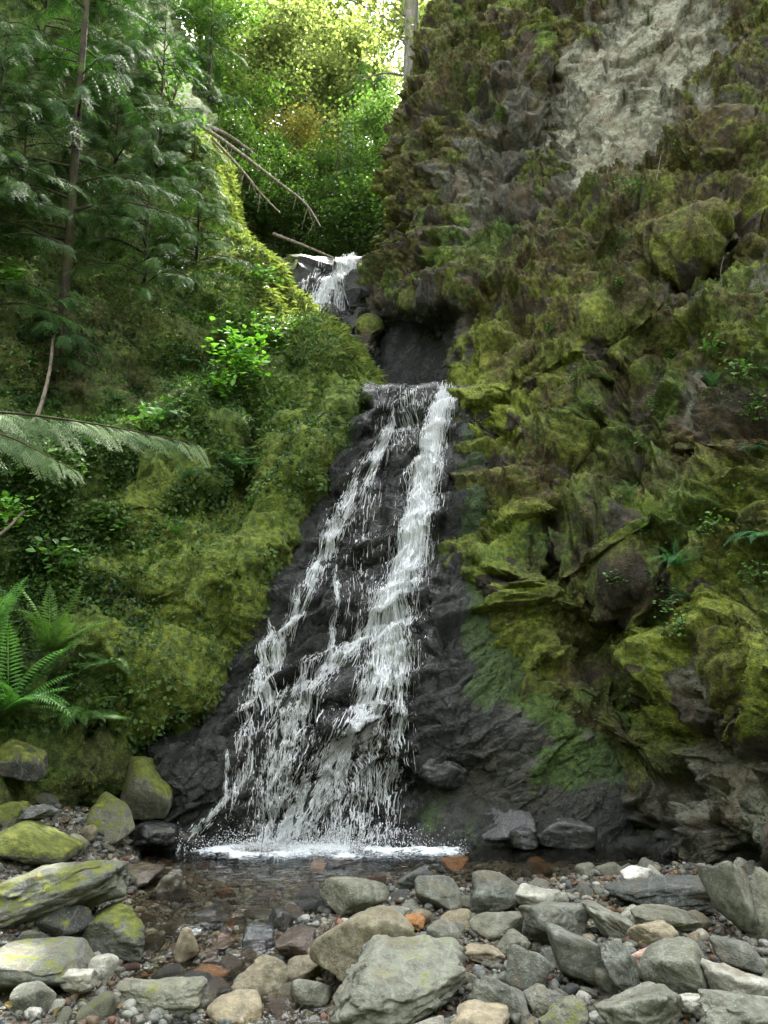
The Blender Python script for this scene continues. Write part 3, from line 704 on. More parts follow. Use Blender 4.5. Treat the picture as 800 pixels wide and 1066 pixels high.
def strand_geo(fn, streams, total, px_per_m, geo, rs, zoff=(.03, .14), grav=.5):
    wts = []
    for pts, w in streams:
        a = np.array(pts, float); L = np.hypot(*np.diff(a[:, :2], axis=0).T).sum(); wts.append(w*L*a[:, 2].mean())
    wts = np.array(wts); wts /= wts.sum()
    S = 5
    for (pts, w), wt in zip(streams, wts):
        n = int(total*wt)
        if n == 0: continue
        a = np.array(pts, float); c = np.concatenate([[0], np.cumsum(np.hypot(*np.diff(a[:, :2], axis=0).T))])
        t = rs.random(n)*c[-1]
        x0 = np.interp(t, c, a[:, 0]); y0 = np.interp(t, c, a[:, 1]); hw = np.interp(t, c, a[:, 2])
        t2 = np.minimum(t+12, c[-1]+12)
        tx = np.interp(t+8, c, a[:, 0])-np.interp(t-8, c, a[:, 0]); ty = np.interp(t+8, c, a[:, 1])-np.interp(t-8, c, a[:, 1])
        nn = np.hypot(tx, ty)+1e-6; tx /= nn; ty = ty/nn
        lat = rs.normal(size=n)*.52
        clump = .35*perlin(np.stack([x0*.09, y0*.05, 0*x0+3], -1))
        x0 = x0 + (lat+clump)*hw; y0 = y0 + rs.normal(size=n)*3
        gate = perlin(np.stack([x0*.11+y0*.03, y0*.035, 0*x0+9], -1)) + .6*perlin(np.stack([x0*.25, y0*.07, 0*x0+19], -1)) > (-.7 if w > .9 else -.25)
        tx = tx*(1-grav*rs.random(n)) + rs.normal(size=n)*.10; 
        ln = np.exp(rs.normal(size=n)*.6)*np.interp(y0, [400, 600, 760, 880], [5, 5.5, 6.5, 6])
        ln = np.minimum(ln, 30)
        rad = np.exp(rs.normal(size=n)*.45)*.30*(1.15-.3*np.abs(lat))   # pixels
        drop = rs.random(n) < np.interp(y0, [400, 700, 800, 880], [.4, .45, .6, .75])
        ln = np.where(drop, 1.2+rs.random(n)*2.5, ln); rad = np.where(drop, rad*.9, rad)*np.where(gate, 1, .02)
        off = zoff[0] + rs.random(n)**2*(zoff[1]-zoff[0])
        s_ = np.linspace(0, 1, S)
        sx = x0[:, None] + tx[:, None]*ln[:, None]*s_ + rs.normal(size=(n, S)).cumsum(1)*.35*(~drop[:, None])
        sy = y0[:, None] + np.maximum(ty, .35)[:, None]*ln[:, None]*s_
        pnt = fn(sx.ravel(), sy.ravel(), np.repeat(off, S)).reshape(n, S, 3)
        # smooth strand in depth: blend towards the straight chord
        ch = pnt[:, :1]*(1-s_[None, :, None]) + pnt[:, -1:]*s_[None, :, None]
        pnt[..., 1] = .35*pnt[..., 1] + .65*ch[..., 1] 
        prof = np.sin(np.pi*(s_*.86+.07))**.6
        r = rad[:, None]*prof/px_per_m
        ang = np.array([90, 210, 330])*math.pi/180
        ring = np.stack([np.cos(ang), -np.sin(ang)*.9, 0*ang], -1)
        v = pnt[:, :, None, :] + ring[None, None]*r[:, :, None, None]
        i = (np.arange(S-1)*3)[:, None]; j = np.arange(3)[None]; k = (j+1) % 3
        f = np.stack([i+j, i+k, i+3+k, i+3+j], -1).reshape(-1, 4)
        F_ = f[None] + (np.arange(n)*S*3)[:, None, None]
        geo.add(v.reshape(-1, 3), F_.reshape(-1, 4), (1, 1, 1))
rs = np.random.default_rng(11)
wf = empty('waterfall', onF(np.array(350.), np.array(880.)), 'tall white waterfall spreading in strands down the dark wet rock face into the pool', 'waterfall')
wo = np.array(wf.location)
g = Geo(); strand_geo(lambda x, y, o: onF(x, y, o), STREAMS, 52000, 88., g, rs, (.02, .09))
g.build('falling_strands', M_WHITE, wf, wo, True)
py_ = np.linspace(884, 401, 420); px_ = np.linspace(200, 482, 280); PX, PY = np.meshgrid(px_, py_)
dn = density(PX, PY); V = onF(PX, PY, .025)
# smooth the sheet a little away from the rock
for _ in range(10): V[1:-1, 1:-1] = .2*(V[1:-1, 1:-1]+V[:-2, 1:-1]+V[2:, 1:-1]+V[1:-1, :-2]+V[1:-1, 2:])
V[..., 1] -= .02
keep = (dn > .06); f = grid_faces(*PX.shape); kf = keep.ravel()[f].all(1)
me = mesh_np('water_sheet', V.reshape(-1, 3)-wo, [f[kf]]); add_attr(me, 'density', dn.ravel())
add_attr(me, 'flow', np.stack([PX.ravel()+(PY.ravel()-400)*.30, PY.ravel()], -1)); link('water_sheet', me, M_SHEET, wf)
# splash at the foot
g = Geo(); n = 9000
bx_ = rs.normal(size=n)*.42 + rs.choice([-1.25, -.95, -.55, -.15], n, p=[.2, .35, .3, .15]); bx_ = np.clip(bx_, -2.0, .8)
by_ = 8.32 + rs.normal(size=n)*.10 - np.abs(rs.normal(size=n))*.05; bz_ = np.abs(rs.normal(size=n))**1.5*.055
r_ = .0025+.004*rs.random(n)**2
oct_v = np.array([[1,0,0],[-1,0,0],[0,1,0],[0,-1,0],[0,0,1.],[0,0,-1]]); oct_f = np.array([[0,2,4],[2,1,4],[1,3,4],[3,0,4],[2,0,5],[1,2,5],[3,1,5],[0,3,5]])
g.inst(oct_v, oct_f, np.eye(3)[None]*r_[:, None, None], np.stack([bx_, by_, bz_], -1), np.ones((n, 3)))
g.build('splash', M_WHITE, wf, wo, True)

UST = [([(370,271,4),(361,281,6),(349,296,8),(339,310,10),(329,326,11),(322,342,10)], 1.), ([(336,276,4),(326,290,3),(318,308,3),(316,325,3)], .15), ([(366,276,3),(360,295,4),(352,318,5)], .4)]
u0 = onU(np.array([340.]), np.array([335.]), np.array([.02]))[0]
wf2 = empty('waterfall', u0, 'small upper waterfall tumbling from the forested notch above the dark recess', 'waterfall')
g = Geo(); strand_geo(lambda x, y, o: onU(x, y, o), UST, 3000, 50., g, rs, (.04, .16)); g.build('falling_strands', M_WHITE, wf2, u0, True)
py_ = np.linspace(350, 267, 90); px_ = np.linspace(300, 385, 90); PX, PY = np.meshgrid(px_, py_)
dn = np.zeros_like(PX)
for pts, w in UST:
    a = np.array(pts, float); dn = np.maximum(dn, w**.6*np.exp(-((PX-np.interp(PY, a[:, 1], a[:, 0]))/(np.interp(PY, a[:, 1], a[:, 2])*1.2))**2))
V = onU(PX.ravel(), PY.ravel(), np.full(PX.size, .04)).reshape(*PX.shape, 3)
f = grid_faces(*PX.shape); kf = (dn > .08).ravel()[f].all(1)
me = mesh_np('water_sheet', V.reshape(-1, 3)-u0, [f[kf]]); add_attr(me, 'density', dn.ravel()); add_attr(me, 'flow', np.stack([PX.ravel()*1.5+(PY.ravel())*.5, PY.ravel()*1.5], -1)); link('water_sheet', me, M_SHEET, wf2)

# ------------------------------------------------------------------ stones
import bmesh
def ico(sub):
    bm = bmesh.new(); bmesh.ops.create_icosphere(bm, subdivisions=sub, radius=1)
    v = np.array([x.co[:] for x in bm.verts]); f = np.array([[a.index for a in p.verts] for p in bm.faces]); bm.free(); return v, f
ICO = {k: ico(k) for k in (1, 2, 4, 5, 6)}
def rock_verts(sub, seed, rough=.05, pw=10, npl=14):
    pw = pw*1.6
    r = np.random.default_rng(seed); d, f = ICO[sub]; d = d/np.linalg.norm(d, axis=1)[:, None]
    n = r.normal(size=(npl, 3)); n /= np.linalg.norm(n, axis=1)[:, None]; h = .50+.5*r.random(npl)
    n = np.vstack([n, np.eye(3), -np.eye(3)]); h = np.concatenate([h, .8+.2*r.random(6)])
    s_ = (np.maximum(d@n.T, 0)/h)**pw
    rad = s_.sum(1)**(-1/pw)
    v = d*rad[:, None]
    o = r.random(3)*50
    nz = rough*(fbm((v*1.6+o), 3)) + rough*.22*fbm((v*7+o), 3)
    fv, fe = facets(v*1.7+o, seed % 97, .5); nz = nz + rough*.5*(fv-.5)
    if sub >= 5: nz = nz + rough*.07*fbm(v*26+o, 2)
    v = v*(1+nz)[:, None]
    lo, hi = v.min(0), v.max(0); v = (v-(lo+hi)/2)/((hi-lo)/2)
    return v, f
COLS = dict(grey=(.20, .21, .175), green=(.175, .18, .14), dark=(.055, .062, .06), char=(.085, .095, .092), tan=(.27, .235, .165), olive=(.22, .20, .14), pale=(.40, .40, .35), white=(.62, .62, .6),
            orange=(.36, .17, .06), pink=(.45, .31, .26), brown=(.13, .09, .055), mid=(.145, .155, .135), redd=(.2, .10, .06), bluegrey=(.13, .15, .155))
placed = []
def find_Y(cx, cy, h, sink=.42, Y0=2.6, Y1=12):
    for Y in np.arange(Y0, Y1, .02):
        p = P(cx, cy, Y); hw = h*axial(cx, cy, Y)/FP
        if p[2]-sink*hw <= gz(p[0], p[1]): return Y
    return Y1
HERO = [
 # name, label, cx, cy, w, h, depth ratio, tilt, colour, moss, wet, power, Y override
 ('boulder','large slanted mossy boulder at the left edge of the stream',58,926,150,56,.9,-17,'mid',.55,0,9,None),
 ('boulder','squat moss-topped boulder right below the large slanted boulder',118,968,80,50,.9,0,'mid',.72,0,9,None),
 ('stone','dark mossy stone tucked under the front of the large slanted boulder',70,960,60,36,.8,5,'dark',.5,0,8,None),
 ('boulder','low flat slab with a green film at the lower left corner',44,1006,106,34,1.,8,'mid',.45,0,8,None),
 ('stone','pale round stone between the flat green slab and the mossy squat boulder',107,1009,30,27,.9,0,'pale',.1,0,7,None),
 ('stone','chalky grey stone lying on the front of the flat green slab',82,1020,38,26,.9,0,'pale',0,0,9,None),
 ('stone','broad pale stone near the lower left corner of the picture',34,1040,42,30,.9,-5,'grey',.1,0,8,None),
 ('boulder','long flat greenish slab at the near left bank of the stream',168,1037,92,36,.7,4,'green',.25,0,9,None),
 ('stone','upright pointed brown stone standing in the stream',194,986,28,44,.7,4,'tan',0,0,6,None),
 ('stone','rounded olive stone at the near end of the stream, left of a pale oval one',272,1021,56,44,.85,8,'olive',0,0,10,None),
 ('stone','pale oval stone beside the large flat boulder in front',323,1033,48,30,.85,0,'grey',.3,0,8,None),
 ('stone','brownish flat stone at the bottom edge of the stream',245,1052,58,28,.85,0,'tan',.15,0,8,None),
 ('boulder','largest pale grey-green boulder in the foreground, wide and flat with a moss patch',417,1023,142,68,.95,-4,'grey',.26,0,9,None),
 ('boulder','large smooth tan boulder behind the widest flat boulder',377,979,104,74,.85,8,'olive',.05,0,8,None),
 ('stone','smooth grey-green oval stone at the pool edge behind the tan boulder',370,933,72,38,.8,-6,'green',.1,0,7,None),
 ('stone','small flat stone squeezed between the tan boulder and the oval stone',405,953,50,18,.8,8,'grey',0,0,9,None),
 ('stone','ochre brown slab lying wet at the left side of the stream head',177,925,36,34,.9,-12,'olive',.1,1,9,None),
 ('stone','flat mossy brown slab beside the ochre one at the stream head',143,914,50,24,.9,0,'brown',.35,1,9,None),
 ('stone','bright orange stone in the shallow stream head',235,930,27,17,.9,0,'orange',0,1,8,None),
 ('stone','small pink-white stone at the far edge of the shallow pool',331,903,18,14,.9,0,'pink',0,0,8,None),
 ('stone','flat orange-brown stone in the pool near the pink-white stone',357,898,26,11,.9,0,'orange',0,1,8,None),
 ('boulder','big rounded green moss boulder at the foot of the left bank',153,822,56,64,.9,4,'green',1.0,0,7,8.35),
 ('boulder','slanting moss-filmed slab in front of the rounded green boulder',118,852,52,40,.9,28,'green',.75,0,8,7.9),
 ('boulder','dark undercut mossy rock at the left edge below the ferns',22,790,56,40,.9,0,'dark',.8,0,8,7.3),
 ('boulder','low mound thick with yellow moss behind the large slanted boulder',30,876,96,34,.9,6,'green',1.5,0,8,None),
 ('stone','mossy stone at the left edge above the yellow mound',6,852,40,30,.9,0,'green',1.2,0,8,None),
 ('stone','dark slate lying on the left shore',40,846,38,16,.8,-12,'char',0,0,12,7.0),
 ('stone','dark wet stone beside the foot of the slanting slab',160,868,50,26,.9,0,'dark',.1,1,9,8.2),
 ('stone','glistening blue-grey stone in the middle of the stream',270,978,34,28,.9,0,'bluegrey',0,1,7,None),
 ('stone','dark wet round stone in the small cascade',291,961,28,28,.9,0,'dark',0,1,7,None),
 ('stone','low brown wet stone left of the tan boulder',308,982,42,26,.9,0,'brown',.1,1,8,None),
 ('stone','flat olive stone at the right bank of the stream',318,1008,40,22,.9,10,'olive',0,0,8,None),
 ('stone','reddish wet stone in the stream left of the glistening one',232,982,26,20,.9,0,'redd',0,1,8,None),
 ('stone','dark wet slab between the pointed stone and the cascade',214,958,46,22,.9,4,'dark',.1,1,9,None),
 ('stone','dark green stone at the left end of the gravel bar by the pool',435,916,48,28,.85,0,'char',.15,0,9,None),
 ('stone','dark round stone next to the pool on the gravel bar',456,931,50,36,.85,4,'mid',.15,0,8,None),
 ('boulder','block of grey stone with a sharp top edge near the pool',517,930,56,42,.85,6,'mid',.05,0,12,None),
 ('stone','orange-brown stone at the shore behind the sharp-edged block',474,902,30,16,.9,0,'orange',0,0,9,None),
 ('stone','low grey-green stone in front of the sharp-edged block',517,965,56,30,.85,2,'green',.2,0,8,None),
 ('stone','smooth rounded grey stone right of the tan boulder',461,977,36,32,.85,0,'grey',0,0,7,None),
 ('stone','flat pale stone on top of the middle of the bar',564,938,60,32,.85,3,'pale',0,0,9,None),
 ('boulder','angular cracked dark grey rock in the middle of the bar',581,962,76,48,.85,-6,'mid',.12,0,13,None),
 ('boulder','long grey slab leaning down to the right beside the cracked rock',642,966,86,30,.7,38,'grey',0,0,10,None),
 ('boulder','large smooth round grey boulder in the centre of the bar',604,994,72,56,.9,4,'mid',0,0,6,None),
 ('stone','brownish tan stone with a pale top under the dark slab',682,976,54,34,.9,8,'tan',0,0,9,None),
 ('boulder','long dark charcoal slab at the right of the bar',690,931,108,34,.65,-4,'char',0,0,12,None),
 ('boulder','tall pale grey block standing against the right edge pile',764,934,46,84,.9,-12,'grey',.05,0,13,None),
 ('stone','small bright white stone behind the charcoal slab',661,911,29,19,.9,0,'white',0,0,8,None),
 ('stone','flat whitish slab lying behind the tall pale block',766,892,70,22,.9,8,'pale',0,0,12,None),
 ('stone','cube-shaped orange-pink stone in front of the tan one',673,1002,36,32,.9,12,'pink',0,0,12,None),
 ('stone','elongated grey stone leaning beside the orange-pink cube',648,1008,34,58,.9,-38,'mid',.05,0,9,None),
 ('boulder','broad grey boulder behind the whitish rough rock at the right',712,1007,78,58,.9,6,'grey',.08,0,8,None),
 ('stone','round dark grey stone below the tall pale block',768,996,46,30,.9,0,'mid',0,0,7,None),
 ('boulder','large sharp-edged grey rock at the bottom right centre',666,1053,98,64,.9,12,'grey',0,0,12,None),
 ('boulder','big flat-topped pale grey rock in the lower right corner',775,1060,94,50,.9,0,'grey',0,0,9,None),
 ('boulder','rough whitish rock above the lower right corner',768,1031,62,40,.9,6,'pale',.12,0,11,None),
 ('boulder','grey stone with a ridge right of the widest flat boulder',521,1038,62,42,.9,14,'mid',.1,0,10,None),
 ('stone','dark grey egg-shaped stone left of the large smooth round boulder',550,1012,44,48,.9,16,'mid',0,0,7,None),
 ('stone','low tan stone at the bottom edge right of the widest boulder',500,1064,66,26,.9,4,'tan',.1,0,9,None),
 ('stone','mossy greenish stone at the bottom edge of the bar',588,1062,54,36,.9,-14,'green',.5,0,10,None),
 ('stone','small smooth round stone between the egg-shaped and sharp-edged rocks',633,1021,28,24,.9,0,'mid',0,0,6,None),
 ('stone','small pale angular stone right of the sharp-edged rock',724,1046,40,26,.9,-6,'pale',0,0,12,None),
 ('stone','greenish upright rock at the right edge beside the tall block',800,946,34,74,.9,6,'green',.15,0,10,None),
 ('stone','grey stone tucked under the left end of the charcoal slab',690,957,70,22,.9,0,'green',.1,0,9,None),
 ('stone','small orange-tan stone beside the smooth tan boulder on the bar',432,960,22,16,.9,0,'orange',0,0,9,None),
 ('stone','pale yellowish flat stone in front of the grey round one',504,993,44,18,.9,6,'tan',0,0,9,None),
 ('stone','dark grey stone at the bottom between the ridge stone and the egg-shaped stone',566,1044,40,30,.9,0,'mid',0,0,9,None),
 ('stone','green-grey stone lying low on the left of the cracked rock',533,985,40,24,.9,-20,'green',.1,0,9,None),
 ('boulder','smooth wet blue-grey boulder at the foot of the rock face right of the fall',472,808,86,44,.9,8,'char',0,1,7,9.0),
 ('boulder','dark wet rounded boulder at the waterline right of the fall',505,854,96,40,.9,-4,'dark',0,1,7,8.75),
 ('boulder','grey dome-shaped rock at the water below the right cliff',587,866,60,32,.8,0,'char',.3,1,7,8.45),
 ('boulder','wet purple-brown boulder behind the water curtain at the left',258,864,84,40,.8,0,'brown',0,1,7,8.75),
 ('boulder','dark wet boulder at the left corner of the fall',186,866,60,34,.8,0,'dark',.2,1,7,8.5),
 ('stone','small wet round rock at the waterline below the dark rounded boulder',545,872,30,20,.9,0,'dark',0,1,6,8.3),
 #('boulder','wet reddish boulder half hidden behind the right water curtain',402,864,70,36,.8,0,'brown',0,1,7,8.8),
]
for k, (nm, lab, cx, cy, w, h, dr, tilt, col, mo, wt, pw, Yo) in enumerate(HERO):
    Y = Yo if Yo else find_Y(cx, cy, h)
    ax = axial(cx, cy, Y)/FP; W, Hh = w*ax, h*ax; Dp = max(W*dr, Hh*.8)
    sub = 6 if w > 70 else 5
    v, f = rock_verts(sub, 100+k, .13 if pw > 8 else .06, pw, 13)
    rz = (k*37 % 50 - 25)*math.pi/180
    v = v*np.array([W/2, Dp/2, Hh/2])
    c_, s_ = math.cos(R_(tilt)), math.sin(R_(tilt))      # tilt in the picture plane, clockwise positive
    v = np.stack([v[:, 0]*c_+v[:, 2]*s_, v[:, 1], -v[:, 0]*s_+v[:, 2]*c_], -1)
    me = mesh_np(nm, v, [f]); o = link(nm, me, M_WET if wt else M_STONE)
    p = P(cx, cy, Y); o.location = p
    c = np.array(COLS[col])*(1+.12*(rng.random()-.5)); o.color = (*c, mo)
    tag(o, lab, 'boulder' if nm == 'boulder' else 'stone')
    placed.append((p[0], p[1], max(W, Dp)/2))
# mossy mound at the left
# scattered cobbles -------------------------------------------------
tmpl = []
for k in range(16):
    v, f = rock_verts(4, 500+k, .08, [6, 8, 10, 12][k % 4], 14); me = mesh_np('cobble', v*np.array([1, .8, .62]), [f]); me.materials.append(M_STONE); tmpl.append(me)
tmplw = []
for me in tmpl:
    m2 = me.copy(); m2.materials.clear(); m2.materials.append(M_WET); tmplw.append(m2)
names = dict(grey='grey', mid='dark grey', green='greenish', tan='tan', pale='pale', pink='pinkish', char='charcoal', brown='brown', redd='reddish', dark='blackish', olive='olive', orange='orange')
cob = [p_ for p_ in placed]; cnt = 0; tries = 0
sizes = np.sort(np.concatenate([.055+.07*rs.random(150), .034+.026*rs.random(145)]))[::-1]
for r in sizes:
    for tr in range(60):
        x = rs.uniform(-3.6, 3.9); y = rs.uniform(4.0, 8.0)
        px, py = project(np.array([x, y, gz(x, y)]))
        if px < -25 or px > 825 or py > 1090: continue
        if y > 7.35 and x > -1.9 and rs.random() < .9: continue
        if x > xch(y)+.8 and rs.random() < .25: continue
        if x < -2.4 and y > 6.2: 
            if rs.random() < .3: continue
        if all((x-a)**2+(y-b)**2 > (r*.66+c*.55)**2 for a, b, c in cob): break
    else: continue
    cob.append((x, y, r)); cnt += 1
    inw = gz(x, y) < wz(x, y)+.01; d = x-xch(y)
    if inw: zone = 'wet'; ck = rs.choice(['brown', 'redd', 'dark', 'olive', 'orange', 'mid'], p=[.3, .18, .2, .16, .04, .12])
    elif d > 0: zone = 'bar'; ck = rs.choice(['grey', 'mid', 'green', 'tan', 'pale', 'pink', 'brown', 'olive'], p=[.26, .2, .18, .1, .14, .04, .04, .04])
    else: zone = 'left'; ck = rs.choice(['mid', 'green', 'pale', 'brown', 'char', 'tan'], p=[.25, .25, .12, .15, .13, .1])
    me = (tmplw if zone == 'wet' else tmpl)[rs.integers(16)]
    o = D.objects.new('cobble', me); COL.objects.link(o)
    o.scale = (r, r*rs.uniform(.8, 1.2), r*rs.uniform(.75, 1.2)); o.rotation_euler = (rs.normal()*.35, rs.normal()*.35, rs.uniform(0, 6.28))
    o.location = (x, y, gz(x, y)+r*.22)
    c = np.array(COLS[ck])*(.8+.4*rs.random()); o.color = (*c, .45 if (zone == 'left' and rs.random() < .4) else 0.)
    big = 'fist-sized' if r < .065 else 'larger'
    z_ = dict(wet='wet in the shallow water', bar='among the stones of the gravel bar', left='on the shore left of the stream')[zone]
    tag(o, f'{big} {names[ck]} cobble lying {z_}', 'cobble', f'{big} {names[ck]} cobbles {z_}')
# small stones between the cobbles, too many to count
g = Geo(); n = 6500
x = rs.uniform(-3.8, 4.2, n); y = 3.8+4.3*rs.random(n); r = .015+.034*rs.random(n)**1.8
k_ = ~((y > 7.35) & (x > -1.9) & (rs.random(n) < .75)); x, y, r = x[k_], y[k_], r[k_]; n = len(x)
pal = np.array([COLS[k] for k in ('grey', 'mid', 'tan', 'brown', 'pale', 'redd', 'char', 'green')])*.6
cc = pal[rs.choice(8, n, p=[.22, .22, .1, .12, .09, .05, .1, .1])]*(.6+.7*rs.random((n, 1)))
T = np.stack([x, y, gzn(x, y)+r*.45], -1); wh = rs.integers(6, size=n)
M = frames(rs.normal(size=(n, 3))*[1, 1, .3])*r[:, None, None]*np.array([1, .8, .6])
for k in range(6):
    v, f = ICO[2]; _v = rock_verts(2, 900+k, .1, 8, 12)[0]; m = wh == k; g.inst(_v, f, M[m], T[m], cc[m])
tag(g.build('small_stones', M_PEB, smooth=True), 'countless small stones filling the gaps between the cobbles', 'stones', kind='stuff')
# fine gravel
g = Geo(); n = 26000
x = rs.uniform(-3.8, 4.2, n); y = 3.8+5.2*rs.random(n)**.8; r = .007+.02*rs.random(n)**2.2
k_ = ~((y > 7.3) & (x > -1.9) & (rs.random(n) < .6)); x, y, r = x[k_], y[k_], r[k_]; n = len(x)
M = np.linalg.qr(rs.normal(size=(n, 3, 3)))[0]*r[:, None, None]; M = M*np.array([1, .8, .6])
pal = np.array([COLS[k] for k in ('grey', 'mid', 'tan', 'brown', 'pale', 'redd', 'char', 'green')])*.85
cc = pal[rs.choice(8, n, p=[.2, .2, .1, .2, .04, .06, .12, .08])]*.6*(.5+.8*rs.random((n, 1)))
T = np.stack([x, y, gzn(x, y)+r*.4], -1)
v2, f2 = ICO[1]; v2 = v2*(1+.25*rs.normal(size=(len(v2), 1))).clip(.6, 1.4)
g.inst(v2, f2, M, T, cc); tag(g.build('gravel', M_PEB, smooth=False), 'fine mixed gravel and pebbles between the larger stones', 'gravel', kind='stuff')

# dead leaves that fell on the shore
g = Geo(); n = 520; x = rs.uniform(-3.6, 3.8, n); y = rs.uniform(4.1, 8.2, n); k_ = (gz(x, y) > wz(x, y)+.02); x, y = x[k_], y[k_]; n = len(x)
_l = np.array([[0, 0, 0], [.3, .4, .12], [.2, .8, .08], [0, 1, -.05], [-.2, .8, .08], [-.3, .4, .12], [0, .5, -.02]]); _f = np.array([[0, 1, 2, 6], [6, 2, 3, 4], [0, 6, 4, 5]])
d = rs.normal(size=(n, 3))*[1, 1, .2]; cc = np.array([(.16, .085, .03), (.09, .05, .022), (.22, .16, .05), (.12, .11, .03)])[rs.integers(4, size=n)]
g.inst(_l, _f, frames(d, (0, 0, 1), rs.normal(size=n)*.4)*(.025+.035*rs.random(n))[:, None, None], np.stack([x, y, gzn(x, y)+.02+.05*rs.random(n)], -1), cc)
tag(g.build('leaf_litter', M_LEAF), 'dead brown leaves scattered among the stones', 'leaves', kind='stuff')

# ------------------------------------------------------------------ moss and ground cover
def sample_surface(key, n, wfun, rs):
    s = SURF[key]; V = s['V']; a = V[:-1, :-1]; b = V[:-1, 1:]; c = V[1:, :-1]
    ar = np.linalg.norm(np.cross(b-a, c-a), axis=-1)
    px, py = s['px'][:-1, :-1], s['py'][:-1, :-1]
    w = ar*wfun(px, py, s)*((py > -30) & (py < 900) & (px > -40) & (px < 850))
    p = w.ravel()/w.sum(); idx = rs.choice(len(p), n, p=p)
    i, j = np.unravel_index(idx, ar.shape); u, v = rs.random(n)[:, None], rs.random(n)[:, None]
    pos = a[i, j] + (b[i, j]-a[i, j])*u + (c[i, j]-a[i, j])*v
    return pos, s['N'][i, j], s['px'][i, j], s['py'][i, j], s['mask'][i, j]
diamond = np.array([[0, 0, 0], [.28, .45, .05], [0, 1, -.08], [-.28, .45, .05]]); dq = np.array([[0, 1, 2, 3]])
blade = np.array([[-.09, 0, 0], [.09, 0, 0], [.05, .6, .12], [0, 1, .05]])
def lerp_cols(t, stops):
    stops = np.array(stops); k = len(stops)-1; u = np.clip(t, 0, .9999)*k; i = u.astype(int); f = (u-i)[:, None]
    return stops[i]*(1-f)+stops[i+1]*f
MG = [(.008, .020, .004), (.036, .074, .010), (.082, .145, .017), (.15, .23, .032)]
MY = [(.03, .044, .007), (.10, .13, .014), (.19, .225, .022), (.31, .33, .045)]
MB = [(.010, .008, .004), (.042, .032, .010), (.10, .078, .020), (.20, .165, .05)]
def moss_tufts(key, n, size, rs, wf):
    pos, nor, px, py, mk = sample_surface(key, n, wf, rs)
    d = nor*.8 + rs.normal(size=(n, 3))*.55 + np.array([0, 0, -.25])
    M = frames(d, roll=rs.random(n)*6.28)*(size*(.5+rs.random(n)))[:, None, None]
    t = rs.random(n)*.7+.15 + .35*perlin(pos*3)
    c = lerp_cols(t, MG)*(1-mk[:, 2:3]) + lerp_cols(t, MY)*mk[:, 2:3]
    bf = np.clip(mk[:, 1]*1.2-.15 + .5*perlin(pos*2.2+9), 0, 1)[:, None]; c = c*(1-bf) + lerp_cols(t, MB)*bf
    return pos - nor*.004, M, c
g = Geo()
wR = lambda px, py, s: sm(.45, .75, s['mask'][:-1, :-1, 0])*(s['wet'][:-1, :-1] < .5)
pos, M, c = moss_tufts('R', 230000, .030, rs, wR); g.inst(blade, dq, M, pos, c)
wL = lambda px, py, s: sm(.45, .75, s['mask'][:-1, :-1, 0])*sm(130, 250, py)
pos, M, c = moss_tufts('L', 160000, .034, rs, wL); g.inst(blade, dq, M, pos, c)
wF = lambda px, py, s: sm(.35, .7, s['mask'][:-1, :-1, 0])*(py > 402)
pos, M, c = moss_tufts('F', 20000, .026, rs, wF); g.inst(blade, dq, M, pos, c)
tag(g.build('moss', M_MOSS), 'thick green and brown moss covering the gorge walls', 'moss', kind='stuff')

# leafy ground cover on the left bank
leaf5 = np.array([[0, 0, 0], [.34, .4, .10], [.22, .8, .05], [0, 1, -.05], [-.22, .8, .05], [-.34, .4, .10], [0, .5, -.02]])
lf4 = np.array([[0, 1, 2, 6], [6, 2, 3, 4], [0, 6, 4, 5]])
def cover(key, n, size, wf, stops, rs, lift=.03, dn=-.35):
    pos, nor, px, py, mk = sample_surface(key, n, wf, rs)
    d = nor*.5 + rs.normal(size=(n, 3))*.6 + np.array([0, -.2, dn])
    up = nor + np.array([0, -.2, .9])
    M = np.stack([frames(d[i:i+1], up[i])[0] for i in range(0)], 0) if False else frames(d, (0, -.35, .95), (rs.random(n)-.5)*1.3)
    M = M*(size*(.45+.9*rs.random(n)))[:, None, None]
    t = .45*rs.random(n) + .28 + .5*perlin(pos*1.4+5)
    return pos + nor*(lift*rs.random(n)[:, None]), M, lerp_cols(t, stops)
GL = [(.010, .024, .008), (.028, .062, .016), (.06, .115, .026), (.13, .20, .055)]
g = Geo()
wf_ = lambda px, py, s: (1.2*blob(px, py, 60, 580, 110, 120) + .8*blob(px, py, 150, 480, 110, 50) + .6*blob(px, py, 250, 390, 60, 60) + .5*blob(px, py, 240, 320, 60, 60) + .10 + .7*blob(px, py, 50, 700, 60, 60))*sm(-.25, .25, perlin(s['V'][:-1, :-1]*1.6+1)+.15)*sm(300, 360, py)*(1-sm(740, 780, py))*(1-.93*blob(px, py, 185, 630, 85, 110, 20))
pos, M, c = cover('L', 52000, .055, wf_, GL, rs, .07); g.inst(leaf5, lf4, M, pos, c)
wf_ = lambda px, py, s: (.7+blob(px, py, 215, 260, 70, 90))*sm(120, 200, py)*(1-sm(330, 420, py))
pos, M, c = cover('L', 26000, .05, wf_, GL, rs, .08); g.inst(leaf5, lf4, M, pos, c)
wf_ = lambda px, py, s: sm(.15, .5, perlin(s['V'][:-1, :-1]*1.3+7))*(.3+blob(px, py, 760, 420, 60, 90)+.7*blob(px, py, 690, 600, 50, 60))
pos, M, c = cover('R', 9000, .035, wf_, GL, rs, .05); g.inst(leaf5, lf4, M, pos, c)
tag(g.build('ground_cover', M_LEAF), 'small leafy ground cover creeping over the banks', 'ground cover', kind='stuff')
